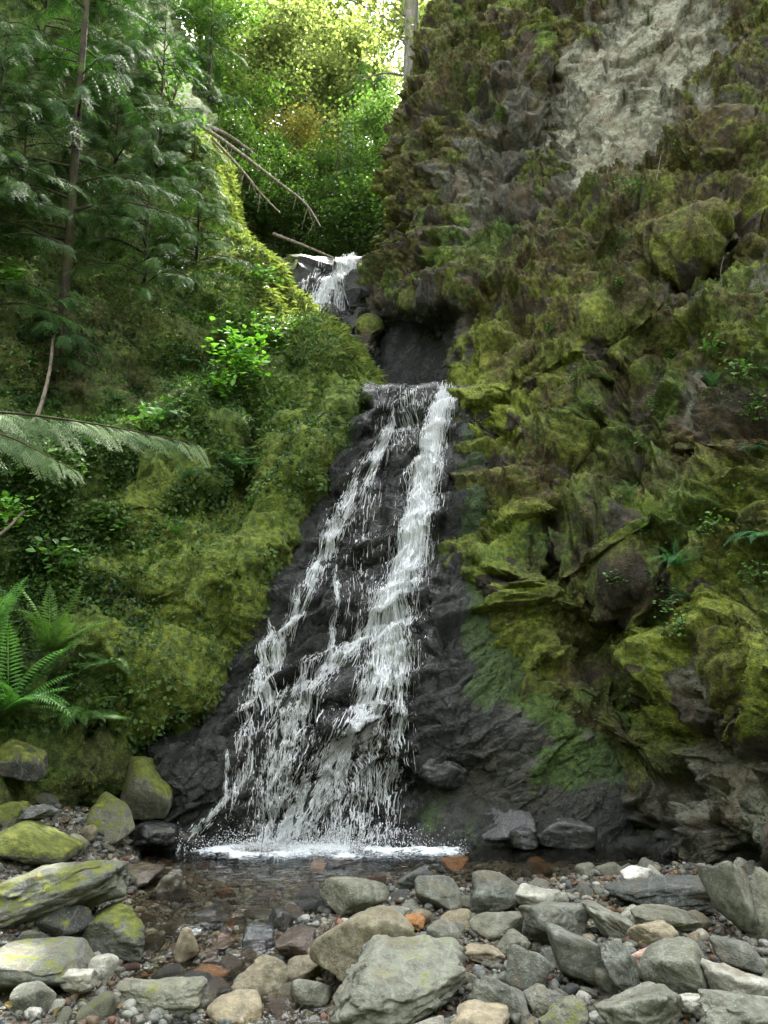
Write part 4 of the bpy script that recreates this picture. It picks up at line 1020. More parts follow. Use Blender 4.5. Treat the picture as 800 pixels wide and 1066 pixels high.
# long grass on the sunlit ridge
g = Geo(); n = 30000
wf_ = lambda px, py, s: np.exp(-((px-np.interp(py, [130, 180, 260, 320, 370, 405], [170, 205, 246, 292, 345, 372]))/34.)**2)*sm(125, 160, py)*(1-sm(380, 410, py))
pos, nor, px, py, mk = sample_surface('L', n, wf_, rs)
d = nor*.4 + rs.normal(size=(n, 3))*.35 + np.array([.35, -.2, -.6])
gb = np.array([[-.03, 0, 0], [.03, 0, 0], [.025, .6, .18], [0, 1, .05]])
g.inst(gb, dq, frames(d, (0, -.5, .8), (rs.random(n)-.5))*(.16*(.5+rs.random(n)))[:, None, None], pos, lerp_cols(rs.random(n)*.8+.1, [(.035, .05, .015), (.08, .105, .03), (.15, .17, .06), (.24, .24, .12)]))
tag(g.build('grass', M_LEAF), 'pale hanging grass along the crest of the left ridge', 'grass', kind='stuff')

# ------------------------------------------------------------------ ferns
def frond_tmpl(n=26, arch=.55, wid=.17, droop=.9):
    """unit-length frond along +Y, arching down; returns verts, quads"""
    v = []; f = []
    t = np.linspace(0, 1, n+1)
    ax = lambda u: np.array([0, u*(1-.18*u*u*arch), arch*(u*.75-droop*u*u*1.05)])
    for i in range(n+1):
        u = t[i]; c = ax(u); c2 = ax(min(u+.012, 1)); w = .006*(1-u)+.0015
        v += [c+[w, 0, 0], c-[w, 0, 0]]
    for i in range(n): f.append([2*i, 2*i+1, 2*i+3, 2*i+2])
    for i in range(2, n):
        u = t[i]; c = ax(u); tg = ax(u+.01)-c; tg /= np.linalg.norm(tg)
        L = wid*math.sin(math.pi*min(1, (u*.93+.12))**.85)**.8*(1 if u < .9 else .8); w = .5/n*.72
        for s_ in (-1, 1):
            sd = np.array([s_*.93, .0, -.18]) + tg*.30; sd /= np.linalg.norm(sd)
            b = len(v); v += [c, c+sd*L*.45+tg*w, c+sd*L+tg*w*.3+np.array([0, 0, -.02]), c+sd*L*.4-tg*w*.8]; f.append([b, b+1, b+2, b+3])
    return np.array(v), np.array(f)
FT = [frond_tmpl(26, a, w, dr) for a, w, dr in ((.4, .15, .8), (.65, .16, .95), (.9, .17, 1.05), (.25, .14, .9))]
def fern(px, py, size, nf, label, face=(0, -1, .35), cols=((.03, .085, .022), (.07, .16, .04)), group=None, off=.03, spread=1.0):
    loc, nor = hit(px, py)
    if loc is None: return
    loc = loc + nor*off; t = empty('fern', loc, label, 'fern', group)
    for k in range(nf):
        a = (k+.5*rs.random())/nf*2*math.pi
        d = np.array([math.cos(a)*spread, math.sin(a)*spread*.8, .35+.35*rs.random()]) + nor*1.0
        tv, tf = FT[rs.integers(4)]; L = size*(.7+.5*rs.random())
        M = frames(d[None], (0, -.2, 1), np.array([(rs.random()-.5)*.5]))*L
        g = Geo(); g.inst(tv, tf, M, np.zeros((1, 3)), lerp_cols(rs.random(1), cols))
        g.build('frond', M_FERN, t)
    return t
fern(8, 742, .85, 20, 'large bright green sword fern at the left edge above the shore', cols=((.05, .14, .03), (.11, .26, .06)))
fern(-10, 678, .8, 14, 'pale green fern cut by the left edge above the large one', cols=((.05, .14, .04), (.12, .25, .08)))
fern(84, 745, .6, 14, 'green fern drooping over the gravel shore right of the large fern', cols=((.04, .10, .02), (.08, .17, .03)))
fern(52, 682, .7, 14, 'dull green fern half hidden among the leaves above the large fern', cols=((.04, .09, .02), (.08, .15, .03)))
fern(240, 486, .42, 10, 'dark green fern in the shaded hollow left of the fall', cols=((.03, .09, .03), (.06, .15, .05)))
fern(168, 440, .5, 9, 'fern with pale fronds above the shaded left slope', cols=((.05, .12, .05), (.12, .22, .10)))
fern(704, 590, .42, 11, 'fern rooted in the moss in the middle of the right cliff', cols=((.03, .10, .04), (.07, .19, .08)))
fern(796, 556, .5, 10, 'fern reaching in from the right edge of the cliff', cols=((.04, .12, .05), (.09, .22, .10)))
fern(716, 622, .26, 8, 'small low fern just below the one in the middle of the right cliff', cols=((.03, .09, .04), (.06, .16, .07)))
fern(780, 470, .3, 8, 'small fern below the leafy plants high at the right edge', cols=((.03, .09, .04), (.06, .16, .07)))
fern(655, 520, .28, 9, 'small fern hanging in the mossy crag left of the middle fern', cols=((.03, .09, .03), (.07, .17, .06)))
fern(742, 405, .3, 9, 'fern tucked below the row of light leaves on the right cliff', cols=((.03, .09, .03), (.07, .17, .06)))
fern(185, 560, .35, 9, 'small fresh fern on the bright moss of the left bank', cols=((.04, .11, .02), (.08, .18, .04)))
fern(120, 690, .4, 9, 'small fern growing in the moss right of the large fern', cols=((.04, .10, .02), (.07, .15, .03)))
for k, (px, py) in enumerate([(205, 300), (232, 350), (190, 380), (120, 420), (100, 470), (190, 500)]):
    fern(px, py, .34, 8, 'small dull green fern on the shaded slope under the conifers', cols=((.025, .07, .03), (.06, .13, .06)), group='small ferns under the conifers')

# ------------------------------------------------------------------ leafy plants
def leafy(px, py, r, n, ls, label, stops, name='leafy_plant', cat='plant', group=None, h=.5, stems=7):
    loc, nor = hit(px, py)
    if loc is None: return
    t = empty(name, loc, label, cat, group); gs = Geo(); gl = Geo()
    for k in range(stems):
        a = rs.random()*6.28; d = nor*.5+np.array([math.cos(a)*.6, -.2+math.sin(a)*.3, .8]); d /= np.linalg.norm(d)
        tip = d*h*(.6+.6*rs.random()); mid = tip*.5+np.array([0, 0, .15*h]); c = crv([(0, 0, 0), mid, tip + [0, 0, -.08*h]], 8)
        v, f = tube(c, np.linspace(.008, .003, 8), 4); gs.add(v, f, (1, 1, 1))
        m = n//stems; u = .35+.65*rs.random(m); ii = (u*7).astype(int)
        pt = c[ii] + rs.normal(size=(m, 3))*r*.28
        d2 = rs.normal(size=(m, 3))*[1, .7, .25] + nor*.5
        gl.inst(leaf5*[1.2, 1, 1], lf4, frames(d2, (0, -.3, 1), (rs.random(m)-.5)*.9)*(ls*(.6+.7*rs.random(m)))[:, None, None], pt, lerp_cols(rs.random(m), stops))
    gs.build('stem', M_STEM, t); gl.build('foliage', M_LEAF, t)
BR = [(.05, .13, .02), (.11, .26, .04), (.19, .36, .07)]
MD = [(.03, .08, .02), (.07, .16, .035), (.12, .22, .06)]
leafy(248, 405, .45, 300, .11, 'bright green broad-leaved shrub on the left bank beside the ridge', BR, 'leafy_shrub', 'shrub', h=.8, stems=12)
leafy(222, 415, .25, 100, .09, 'bright leafy sprig left of the broad-leaved shrub', BR, h=.4)
leafy(275, 365, .3, 120, .08, 'mid green bush just above the broad-leaved shrub', MD, 'leafy_shrub', 'shrub', h=.5)
leafy(6, 300, .2, 60, .12, 'lone bright green leaves at the far left edge', BR, h=.35)
leafy(178, 112, .5, 260, .09, 'green bush on the very top of the left ridge', MD, 'leafy_shrub', 'shrub', h=1.1, stems=14)
leafy(196, 150, .4, 200, .08, 'bush on the ridge crest by the root end of the fallen trunks', MD, 'leafy_shrub', 'shrub', h=.6, stems=9)
leafy(268, 300, .3, 150, .07, 'feathery bright bush on the ridge just left of the upper waterfall', MD, 'leafy_shrub', 'shrub', h=.45)
leafy(8, 555, .3, 120, .08, 'leafy bush with pale leaves at the left edge of the slope', BR, 'leafy_shrub', 'shrub', h=.4)
leafy(690, 432, .25, 70, .06, 'pale green leafy plant high in the middle of the right cliff', MD, h=.3)
leafy(745, 372, .22, 60, .06, 'row of light leaves on the ledge below the mossy shelf', MD, h=.25)
leafy(700, 372, .2, 40, .055, 'small leafy plant left of the row of light leaves', MD, h=.2)
leafy(782, 440, .25, 80, .055, 'leafy plant at the right edge above the small fern', MD, h=.35)
leafy(712, 660, .2, 70, .05, 'light green low plant below the ferns of the right cliff', MD, h=.2)
leafy(640, 610, .16, 40, .045, 'thin plant hanging over the dark recess of the right cliff', MD, h=.2)
leafy(680, 560, .2, 40, .05, 'small leafy plant just above the middle fern of the right cliff', MD, h=.2)
leafy(655, 205, .2, 60, .05, 'small green plant on the brown moss beneath the bare pale rock', MD, h=.25)
leafy(385, 245, .6, 260, .09, 'bright green bush beside the top of the upper waterfall', BR, 'leafy_shrub', 'shrub', h=1.0, stems=10)
leafy(395, 215, .5, 200, .09, 'bright green bush hanging at the left edge of the right cliff', BR, 'leafy_shrub', 'shrub', h=.9, stems=10)
for px, py, r, n, ls, lab in [(770,395,.2,60,.06,'broad light leaves at the right edge level with the ledge'), (760,520,.2,50,.05,'sprawling plant with narrow light leaves left of the right-edge fern'), (618,430,.14,34,.04,'tiny plant in the yellow moss right of the main fall lip'),
    (730,350,.16,40,.05,'small plant under the shelf of bright moss on the right cliff'), (570,350,.12,30,.04,'tiny plant on the bright moss right of the dark recess'), (790,610,.2,50,.05,'low plant on the right edge below the right-edge fern'),
    (700,640,.16,50,.045,'small plant between the low fern and the light green low plant'), (650,300,.14,36,.04,'tiny plant in the brown moss above the mossy ledges'), (745,560,.16,50,.05,'small leafy plant between the middle fern and the right-edge fern'), (660,470,.16,40,.045,'tiny leafy plant in the mossy crag in the middle of the right cliff'), (600,395,.14,36,.04,'tiny plant on a moss ledge to the upper right of the main fall lip'), (110,560,.25,90,.08,'leafy plant in the middle of the left bank above the bright moss'),
    (150,455,.25,80,.08,'leafy plant under the tip of the long bough'), (60,600,.3,110,.09,'broad-leaved plant on the left bank above the ferns'), (35,500,.25,90,.08,'dark leafy plant under the long bough at the left')]:
    leafy(px, py, r, n, ls, lab, MD, h=r*1.4, stems=6)
# dead twigs on the right cliff
def twig(pts, r, label, px, py, Yoff=0, name='twig'):
    loc, nor = hit(px, py); t = loc + nor*.03
    v, f = tube(crv(pts, 10), np.linspace(r, r*.4, 10), 5); g = Geo(); g.add(v, f, (1, 1, 1))
    o = g.build(name, M_BARK2); o.location = t; tag(o, label, 'twig')
twig([(0, 0, 0), (-.03, -.08, .18), (.02, -.1, .38)], .006, 'thin pale dead twig sticking up below the mossy shelf on the right cliff', 750, 300)
twig([(0, 0, 0), (-.1, -.08, .12), (-.17, -.08, .26)], .006, 'thin pale dead twig leaning left below the mossy shelf on the right cliff', 756, 318)
twig([(0, 0, 0), (.02, -.1, .2), (.05, -.14, .36)], .006, 'slim dead twig beside the small green plant under the bare rock', 682, 190)

# ------------------------------------------------------------------ conifers
def spray_tmpl(pairs=10, sub=5):
    v = []; f = []
    def q(c, d, L, w):
        n_ = np.array([-d[1], d[0], 0.]); b = len(v)
        v.extend([c, c+d*L*.5+n_*w, c+d*L, c+d*L*.5-n_*w]); f.append([b, b+1, b+2, b+3])
    for i in range(pairs):
        u = (i+.6)/pairs; c = np.array([0, u, -.28*u*u])
        for s_ in (-1, 1):
            a = R_(52-14*u); d = np.array([s_*math.sin(a), math.cos(a), -.22]); L = .42*(1-u)**.7+.10
            for k in range(sub):
                w_ = (k+.35)/sub; cc = c + d*L*w_ + np.array([0, 0, -.10*w_*w_*L])
                for s2 in (-1, 1):
                    a2 = math.atan2(d[0], d[1]) + s2*R_(42); q(cc, np.array([math.sin(a2), math.cos(a2), -.15]), .10*(1.15-w_*.5), .014)
            q(c+d*L*.05, d, L*1.02, .012)
    return np.array(v), np.array(f)
SPT, SPF = spray_tmpl(9, 4); 
def spray2(pairs=7):
    v = []; f = []
    def q(c, d, L, w):
        n_ = np.array([-d[1], d[0], 0.]); n_ /= np.linalg.norm(n_); b = len(v)
        v.extend([c, c+d*L*.5+n_*w, c+d*L+np.array([0, 0, -.05*L]), c+d*L*.5-n_*w]); f.append([b, b+1, b+2, b+3])
    for i in range(pairs):
        u = (i+.4)/pairs; c = np.array([0, u, -.3*u*u])
        for s_ in (-1, 1):
            a = R_(50-12*u); d = np.array([s_*math.sin(a), math.cos(a), -.3]); L = (.40*(1-u)**.8+.10)*(.8+.4*((i*7+s_*3) % 5)/5)
            q(c, d, L, .020)
            for k, w_ in enumerate((.3, .6)):
                s2 = 1 if k else -1; a2 = math.atan2(d[0], d[1])+s2*R_(38); q(c+d*L*w_, np.array([math.sin(a2), math.cos(a2), -.3]), .15*(1-w_*.5), .014)
    q(np.array([0, .0, 0]), np.array([0, 1, -.28]), 1.05, .012)
    return np.array(v), np.array(f)
SPT2, SPF2 = spray2(6)
SPT3, SPF3 = spray2(12)
CG = [(.007, .020, .006), (.020, .052, .013), (.046, .096, .021), (.10, .17, .038)]
def bough(g, gs, org, d, L, rs, spr=.42, dens=1.0, stops=CG, tmpl=(SPT, SPF), droop=.35, tone=0):
    d = np.array(d, float); d /= np.linalg.norm(d)
    pts = [org, org+d*L*.35+[0, 0, .03*L], org+d*L*.7+[0, 0, -droop*.25*L], org+d*L+[0, 0, -droop*L*.7]]
    c = crv(pts, 12); v, f = tube(c, np.linspace(.012*L+.004, .002, 12), 4); gs.add(v, f, (1, 1, 1))
    n = max(6, int(L/spr*13*dens)); u = .12+.88*rs.random(n)**.85; i = np.clip((u*11).astype(int), 0, 10); pt = c[i] + (c[i+1]-c[i])*(u*11-i)[:, None]
    tg = (c[i+1]-c[i]); tg /= np.linalg.norm(tg, axis=1)[:, None]
    side = np.cross(tg, [0, 0, 1]); s_ = np.where(rs.random(n) < .5, -1, 1)[:, None]
    dd = tg*(.55+.5*u[:, None]) + side*s_*(.75-.3*u[:, None]) + np.array([0, 0, -.45]) + rs.normal(size=(n, 3))*.22
    sc = spr*(1.05-.45*u)*(.7+.5*rs.random(n))
    g.inst(*tmpl, frames(dd, (0, -.15, 1), (rs.random(n)-.5)*.6)*sc[:, None, None], pt, lerp_cols(np.clip(rs.random(n)*.6+.15+tone, 0, 1), stops))
def conifer(base, height, tr, nb, bl, label, rs, z0=.1, spr=.42, dens=1., stops=CG, lean=(0, 0), group=None, tmpl=(SPT2, SPF2), bark=M_BARK, cat='tree', name='cedar_tree', front=False, tone=0):
    base = np.array(base, float); t = empty(name, base, label, cat, group); gs = Geo(); g = Geo(); gb = Geo()
    ax = crv([(0, 0, -.4), (lean[0]*.3, lean[1]*.3, height*.33), (lean[0]*.7, lean[1]*.7, height*.66), (lean[0], lean[1], height)], 20)
    v, f = tube(ax, tr*(1-np.linspace(0, 1, 20)**1.2*.9), 10, .12, height); gs.add(v, f, (1, 1, 1))
    for k in range(nb):
        u = z0+(1-z0)*(k+rs.random())/nb; o = np.array([np.interp(u, np.linspace(0, 1, 20), ax[:, j]) for j in range(3)])
        a = rs.random()*6.28
        if front: a = -math.pi/2 + (rs.random()-.5)*4.2
        L = bl*(1.1-.85*((u-z0)/(1-z0))**1.1)*(.7+.5*rs.random())
        bough(g, gb, o, (math.cos(a), math.sin(a), .1-.2*rs.random()), L, rs, spr, dens, stops, tmpl, tone=tone)
    if gb.n: gs.v += gb.v; gs.f += [f_+gs.n for f_ in gb.f]; gs.c += gb.c
    gs.build('trunk', bark, t, smooth=True); g.build('crown', M_CEDAR, t)
    return t
rs = np.random.default_rng(21)
def ground_at(px, py):
    l, n = hit(px, py); return l
b0 = ground_at(66, 330)
conifer(b0, 9.5, .072, 46, 1.7, 'tall dark conifer with a straight brown trunk on the upper left slope', rs, z0=.12, spr=.34, dens=.8, bark=M_DARK)
for (px, py, h, nb, bl, lab, tn) in [
    (-20, 330, 4.5, 26, 1.5, 'dense cedar at the far left edge beside the tall trunk', .05),
    (18, 250, 3.4, 22, 1.3, 'young cedar with bright tips left of the tall trunk', .15),
    (150, 300, 3.2, 26, 1.25, 'blue-green young cedar in the middle of the left slope', .12),
    (118, 200, 3.4, 24, 1.2, 'young cedar right of the tall trunk, above the blue-green one', .05),
    (205, 275, 1.9, 20, .9, 'small drooping cedar near the ridge crest', .18),
    (165, 170, 3.5, 26, 1.25, 'cedar on top of the left ridge with hanging sprays', .12),
    (40, 110, 4.2, 26, 1.5, 'dark cedar in the upper left corner', -.05),
    (110, 80, 4.5, 26, 1.5, 'mid green cedar high behind the left ridge top', .08),
    (-60, 180, 4.5, 24, 1.6, 'cedar leaning in at the top left edge', 0),
    (60, 400, 1.4, 14, .8, 'small shaded cedar sapling at the foot of the tall trunk', -.08),
    (200, 210, 1.8, 16, .8, 'small cedar clinging right at the crest of the left ridge', .1)]:
    b = ground_at(px, py)
    conifer(b, h, .026, int(nb*1.7), bl, lab, rs, z0=.04, spr=.30, dens=.85, front=True, tone=tn, bark=M_DARK)
# young cedar outside the left edge whose long bough reaches into view
cb = P(-210, 640, 6.3); cb[2] = gz(cb[0], cb[1])+.2
t = empty('cedar_tree', cb, 'young cedar at the left edge whose long bough with a painted silver sheen reaches across the slope', 'tree')
gs = Geo(); v, f = tube(crv([(0, 0, -.4), (.05, 0, 1.5), (0, .05, 3.6)], 14), np.linspace(.06, .02, 14), 8, .1); gs.add(v, f, (1, 1, 1)); gs.build('trunk', M_BARK, t, smooth=True)
SHEEN_G = [(.05, .09, .035), (.10, .16, .065), (.20, .26, .14)]  # pale leaf palette carries the silver sheen of light from above
for (z_ends, pe) in (((P(-20, 428, 6.2), P(90, 440, 6.0), P(205, 462, 5.9)), 0), ((P(-40, 446, 6.1), P(10, 455, 6.0), P(75, 488, 5.9)), 1)):
    g = Geo(); gb = Geo(); pts = np.array([cb + [0, 0, 2.6]] + [np.array(p) for p in z_ends]) - cb
    c = crv(pts, 30); v, f = tube(c, np.linspace(.018, .003, 30), 5); gb.add(v, f, (1, 1, 1))
    n = 36 if pe == 0 else 20
    u = .3+.7*(np.arange(n)+.5)/n; i = np.clip((u*29).astype(int), 0, 28); pt = c[i]+(c[i+1]-c[i])*(u*29-i)[:, None]; tg = c[i+1]-c[i]; tg /= np.linalg.norm(tg, axis=1)[:, None]
    sgn = np.where(np.arange(n) % 2, 1, -1)[:, None]
    dd = tg*1.1 + np.array([0, -.3, -.55])*(sgn > 0) + np.array([0, .35, -.2])*(sgn < 0) + rs.normal(size=(n, 3))*.16
    g.inst(SPT3, SPF3, frames(dd, (0, -.5, 1), (rs.random(n)-.5)*.3)*(.36*(1.25-.75*u)*(.8+.4*rs.random(n)))[:, None, None], pt, lerp_cols(rs.random(n), SHEEN_G))
    gb.build('bough', M_BARK, t, smooth=True); g.build('spray', M_CEDAR, t)

# ------------------------------------------------------------------ forest behind
YG = [(.03, .045, .016), (.075, .105, .035), (.15, .18, .065), (.24, .26, .12)]
def broadleaf(base, height, tr, label, rs, nl=8000, ls=.13, R=2.4, stops=YG, z0=.3, lean=(0, 0), group=None, bark=M_BARK, limbs=16, mat=None, cl=.42, name='broadleaf_tree'):
    base = np.array(base, float); t = empty(name, base, label, 'tree', group); gs = Geo(); g = Geo()
    ax = crv([(0, 0, -.6), (lean[0]*.2+.1, lean[1]*.3, height*.3), (lean[0]*.6-.1, lean[1]*.6, height*.65), (lean[0], lean[1], height*.98)], 20)
    v, f = tube(ax, tr*(1-np.linspace(0, 1, 20)*.88), 10, .1, height); gs.add(v, f, (1, 1, 1))
    tips = []
    for k in range(limbs):
        u = z0+(1-z0)*(k+rs.random())/limbs; o = np.array([np.interp(u, np.linspace(0, 1, 20), ax[:, j]) for j in range(3)])
        a = k*2.4+rs.random(); L = R*(.55+.6*rs.random())*(1.15-.7*((u-z0)/(1-z0))**2)
        e = o + np.array([math.cos(a)*L, math.sin(a)*L, L*(.1+.35*rs.random())]); m = (o+e)/2+[0, 0, .12*L]
        c = crv([o, m, e], 8); v, f = tube(c, np.linspace(tr*.25, .01, 8), 5); gs.add(v, f, (1, 1, 1))
        tips += [c[3], c[4], c[5], c[6], c[7]]
        for _ in range(3):
            s_ = c[4]; e2 = s_ + rs.normal(size=3)*[.5, .5, .3]*L*.7; v, f = tube(crv([s_, (s_+e2)/2+[0, 0, .05], e2], 5), np.linspace(.02, .006, 5), 4); gs.add(v, f, (1, 1, 1)); tips += [e2, (s_+e2)/2]
    tips = np.array(tips); w = rs.random(len(tips))**1.2; w /= w.sum()
    i = rs.choice(len(tips), nl, p=w); pt = tips[i] + rs.normal(size=(nl, 3))*[cl, cl, cl*.55]
    d = rs.normal(size=(nl, 3))*[1, 1, .5] + [0, 0, -.25]
    tone = np.clip(.25+.5*rs.random(nl)+.3*(rs.random(len(tips))[i]-.5), 0, 1)
    g.inst(leaf5*[1.1, 1, 1], lf4, frames(d, (0, 0, 1), (rs.random(nl)-.5)*1.6)*(ls*(.6+.7*rs.random(nl)))[:, None, None], pt, lerp_cols(tone, stops))
    gs.build('trunk', bark, t, smooth=True); g.build('crown', mat or M_CANOPY, t)
    return t
def hillZ(x, y):
    xc = -1.3+(y-17)*(-.03); return 10.5+.62*max(y-18.5, 0)+.8*max(abs(x-xc)-.8, 0)*math.exp(-abs(x)/40)
rs = np.random.default_rng(33)
def at_hill(px, Y):
    x = (px-400)/FP*Y/ (cp-.45*sp); return (x, Y, hillZ(x, Y)-.1)
OR = [(.05, .05, .015), (.10, .095, .025), (.18, .15, .04)]
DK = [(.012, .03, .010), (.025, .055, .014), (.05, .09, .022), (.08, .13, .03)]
broadleaf(at_hill(300, 30), 9, .2, 'bright yellow-green maple at the back of the notch, left of centre', rs, 15000, .15, 3.2, z0=.2)
broadleaf(at_hill(380, 32), 10, .2, 'bright yellow-green maple at the back of the notch beside the right cliff', rs, 15000, .15, 3.2, z0=.15)
broadleaf(at_hill(240, 28), 9, .2, 'leafy green tree behind the ridge top', rs, 13000, .14, 3.0, z0=.2)
broadleaf(at_hill(340, 40), 12, .25, 'tall pale tree farthest back in the notch', rs, 12000, .18, 4, z0=.2)
broadleaf(at_hill(205, 25), 8, .16, 'green tree standing just behind the crest of the left ridge', rs, 12000, .12, 2.4, z0=.15, stops=[(.02, .05, .012), (.05, .10, .02), (.09, .16, .03)])
broadleaf(at_hill(310, 25.5), 5.0, .1, 'small tree with orange-tinged leaves in the middle of the notch', rs, 7000, .10, 1.5, stops=OR, z0=.2)
broadleaf(at_hill(395, 24), 5.5, .1, 'green small tree against the left edge of the right cliff', rs, 9000, .10, 1.7, z0=.1, stops=[(.02, .05, .014), (.05, .10, .024), (.09, .15, .04)])
broadleaf(at_hill(270, 45), 17, .3, 'hazy tall tree at the very back of the notch on the left', rs, 14000, .22, 5.5, z0=.15, cl=.7)
broadleaf(at_hill(400, 46), 18, .3, 'hazy tall tree at the very back of the notch on the right', rs, 14000, .22, 5.5, z0=.15, cl=.7)
broadleaf(at_hill(335, 34), 13, .22, 'yellow-green tree in front of the tall pale one', rs, 13000, .17, 3.6, z0=.3, cl=.5)
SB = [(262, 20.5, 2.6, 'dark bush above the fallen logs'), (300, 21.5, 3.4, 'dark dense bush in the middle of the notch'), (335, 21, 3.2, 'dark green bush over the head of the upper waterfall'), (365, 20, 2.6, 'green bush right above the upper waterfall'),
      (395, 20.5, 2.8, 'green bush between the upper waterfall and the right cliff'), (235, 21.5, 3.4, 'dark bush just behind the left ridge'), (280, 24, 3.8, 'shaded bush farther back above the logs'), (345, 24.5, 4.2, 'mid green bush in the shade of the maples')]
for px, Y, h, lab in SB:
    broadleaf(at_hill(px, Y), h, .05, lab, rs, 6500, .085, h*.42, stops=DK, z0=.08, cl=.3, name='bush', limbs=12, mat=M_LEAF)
conifer(at_hill(352, 22.5), 5.5, .08, 26, 1.4, 'hemlock with pale drooping sprays in the middle of the notch', rs, z0=.08, spr=.5, tone=.25, tmpl=(SPT2, SPF2))
conifer(at_hill(215, 22.5), 8, .12, 40, 2.0, 'green hemlock rising just behind the left ridge', rs, z0=.08, spr=.6, tone=.2, tmpl=(SPT2, SPF2))
conifer(at_hill(160, 22), 9, .13, 40, 2.3, 'shaded hemlock behind the left ridge near its top', rs, z0=.08, spr=.6, tone=.1, tmpl=(SPT2, SPF2))
conifer(at_hill(390, 27), 9, .12, 34, 2.0, 'hemlock against the bright canopy beside the right cliff', rs, z0=.1, spr=.6, tone=.15, tmpl=(SPT2, SPF2))
# grey-trunked tree on the shoulder of the right cliff with bare limbs
tb = P(428, 80, 17.2); 
t = empty('maple_tree', tb, 'grey-trunked tree on the shoulder of the right cliff with thin bare limbs to the left', 'tree')
gs = Geo(); v, f = tube(crv([(0.05, .2, -1.2), (0, 0, 0), (.02, 0, 2.5), (-.1, 0, 6)], 20), np.linspace(.21, .15, 20), 12, .1); gs.add(v, f, (1, 1, 1)); gs.build('trunk', M_BARK2, t, smooth=True)
for pts in ([(428, 30, 17.2), (400, 18, 17), (370, 2, 16.8), (335, -6, 16.5)], [(425, 45, 17.2), (405, 34, 17), (380, 18, 16.9)], [(427, 80, 17.2), (400, 76, 17), (375, 84, 16.8)], [(428, 0, 17.2), (400, -8, 17), (350, -16, 16.6), (300, -10, 16.3)], [(426, 20, 17.2), (410, 6, 17), (400, -10, 16.8)]):
    c = crv([P(*p)-tb for p in pts], 14); v, f = tube(c, np.linspace(.035, .008, 14), 5); g = Geo(); g.add(v, f, (1, 1, 1))
    for k in range(4, 14, 2):
        e = c[k]+rs.normal(size=3)*[.25, .2, .25]+[-.2, 0, 0]; v, f = tube(crv([c[k], (c[k]+e)/2+[0, 0, .05], e], 5), np.linspace(.01, .003, 5), 4); g.add(v, f, (1, 1, 1))
    g.build('limb', M_BARK2, t, smooth=True)
g = Geo(); n = 1400; c0 = np.array([P(385, -12, 16.8)-tb, P(350, 8, 16.6)-tb, P(340, -20, 16.5)-tb, P(300, -14, 16.4)-tb, P(395, 40, 17)-tb, P(430, -40, 17)-tb])
i = rs.integers(len(c0), size=n); pt = c0[i]+rs.normal(size=(n, 3))*[.4, .4, .22]
g.inst(leaf5*[1.1, 1, 1], lf4, frames(rs.normal(size=(n, 3))*[1, 1, .5]+[0, 0, -.3], (0, 0, 1), (rs.random(n)-.5))*(.11*(.6+.7*rs.random(n)))[:, None, None], pt, lerp_cols(rs.random(n), YG)); g.build('crown', M_CANOPY, t)
# fallen logs
def log(pts, r0, r1, label, name='fallen_log', mat=M_WOOD, twigs=0):
    c = crv([P(*p) for p in pts], 24); o_ = c[0].copy(); c = c-o_
    v, f = tube(c, np.linspace(r0, r1, 24), 9, .15, r0*99); g = Geo(); g.add(v, f, (1, 1, 1))
    for k in range(twigs):
        i = rs.integers(3, 22); e = c[i]+np.array([rs.normal()*.15, -.1, -.3-.4*rs.random()]); v, f = tube(crv([c[i], (c[i]+e)/2, e], 4), np.linspace(.012, .004, 4), 4); g.add(v, f, (1, 1, 1))
    o = g.build(name, mat, smooth=True); o.location = o_; tag(o, label, 'log')
log([(205, 128, 17.0), (240, 152, 17.2), (290, 190, 17.4), (318, 212, 17.5), (334, 236, 17.6)], .05, .02, 'longest thin fallen trunk slanting down behind the left ridge', twigs=9)
log([(222, 145, 16.6), (250, 175, 16.8), (275, 205, 17.0), (292, 222, 17.1)], .035, .02, 'shorter thin fallen trunk below and left of the longest one', twigs=5)
log([(285, 244, 18.4), (312, 254, 18.0), (348, 269, 17.6)], .05, .03, 'fallen log lying just above the upper waterfall', twigs=0)
log([(210, 130, 17.6), (235, 140, 18.0), (262, 158, 18.4)], .07, .04, 'dark stub of a trunk at the upper end of the fallen trunks')
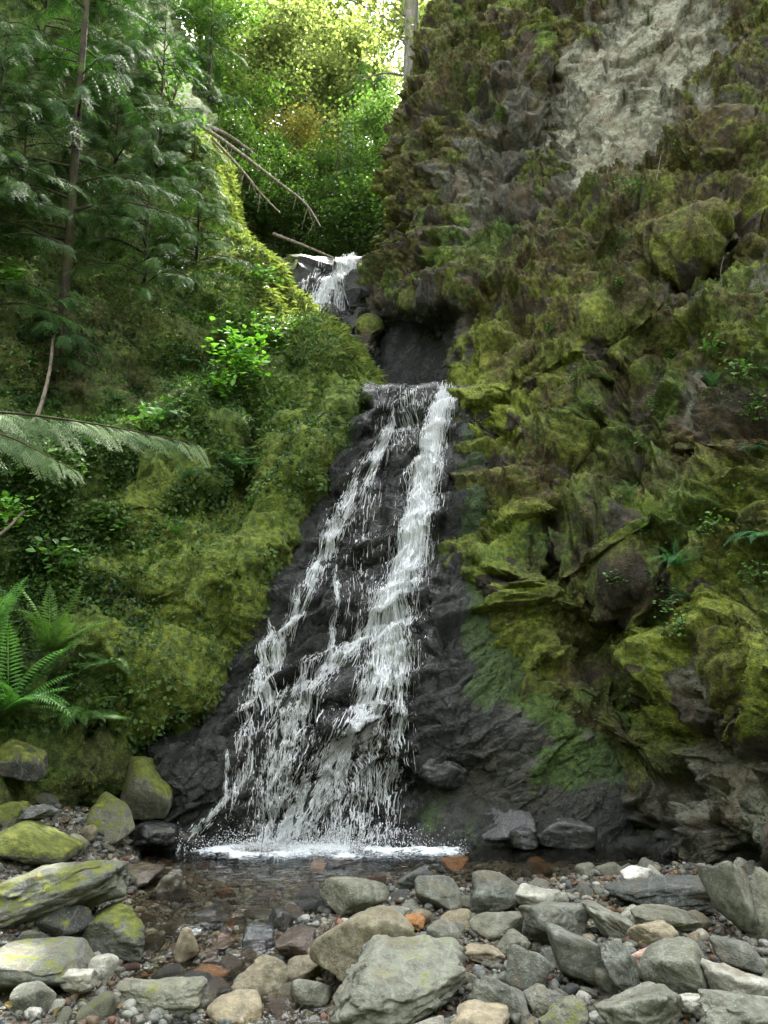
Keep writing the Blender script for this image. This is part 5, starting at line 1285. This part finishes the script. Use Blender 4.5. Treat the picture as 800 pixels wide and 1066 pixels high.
log([(-6, 560, 7.9), (6, 552, 7.9), (26, 532, 8.0)], .02, .012, 'short bare stick at the left edge of the slope', name='stick')
log([(34, 440, 9.2), (42, 425, 9.3), (52, 385, 9.6), (56, 350, 9.8)], .03, .02, 'thin bent bare stem rising from the shaded left slope', name='stick')

# ------------------------------------------------------------------ light
w = D.worlds.new('World'); scene.world = w; w.use_nodes = True; nt = w.node_tree; nt.nodes.clear()
SUN_EL, SUN_AZ = R_(56), R_(17)       # azimuth measured from +Y towards +X
sky = nt.nodes.new('ShaderNodeTexSky'); sky.sky_type = 'NISHITA'; sky.sun_disc = False; sky.sun_elevation = SUN_EL; sky.sun_rotation = SUN_AZ
bg = nt.nodes.new('ShaderNodeBackground'); bg.inputs[1].default_value = .15; ou = nt.nodes.new('ShaderNodeOutputWorld')
hs = nt.nodes.new('ShaderNodeHueSaturation'); hs.inputs['Saturation'].default_value = .12; nt.links.new(sky.outputs[0], hs.inputs['Color'])
sky.dust_density = 2.5
nt.links.new(hs.outputs[0], bg.inputs[0]); nt.links.new(bg.outputs[0], ou.inputs[0])
sd = D.lights.new('sun', 'SUN'); sd.energy = 2.1; sd.angle = R_(.5); sd.color = (1, .95, .86)
so = D.objects.new('sun', sd); COL.objects.link(so)
dirv = Vector((math.sin(SUN_AZ)*math.cos(SUN_EL), math.cos(SUN_AZ)*math.cos(SUN_EL), math.sin(SUN_EL)))
so.rotation_euler = dirv.to_track_quat('Z', 'Y').to_euler(); so.location = (0, 0, 40)

vs = scene.view_settings; vs.view_transform = 'Standard'; vs.look = 'None'; vs.exposure = 3.5; vs.gamma = 1; vs.use_curve_mapping = False
scene.render.engine = 'CYCLES'
cy = scene.cycles; cy.max_bounces = 6; cy.diffuse_bounces = 3; cy.glossy_bounces = 2; cy.transmission_bounces = 4; cy.transparent_max_bounces = 12
cy.use_adaptive_sampling = True; cy.adaptive_threshold = .05; cy.use_denoising = True; cy.caustics_reflective = False; cy.caustics_refractive = False; cy.sample_clamp_indirect = 4
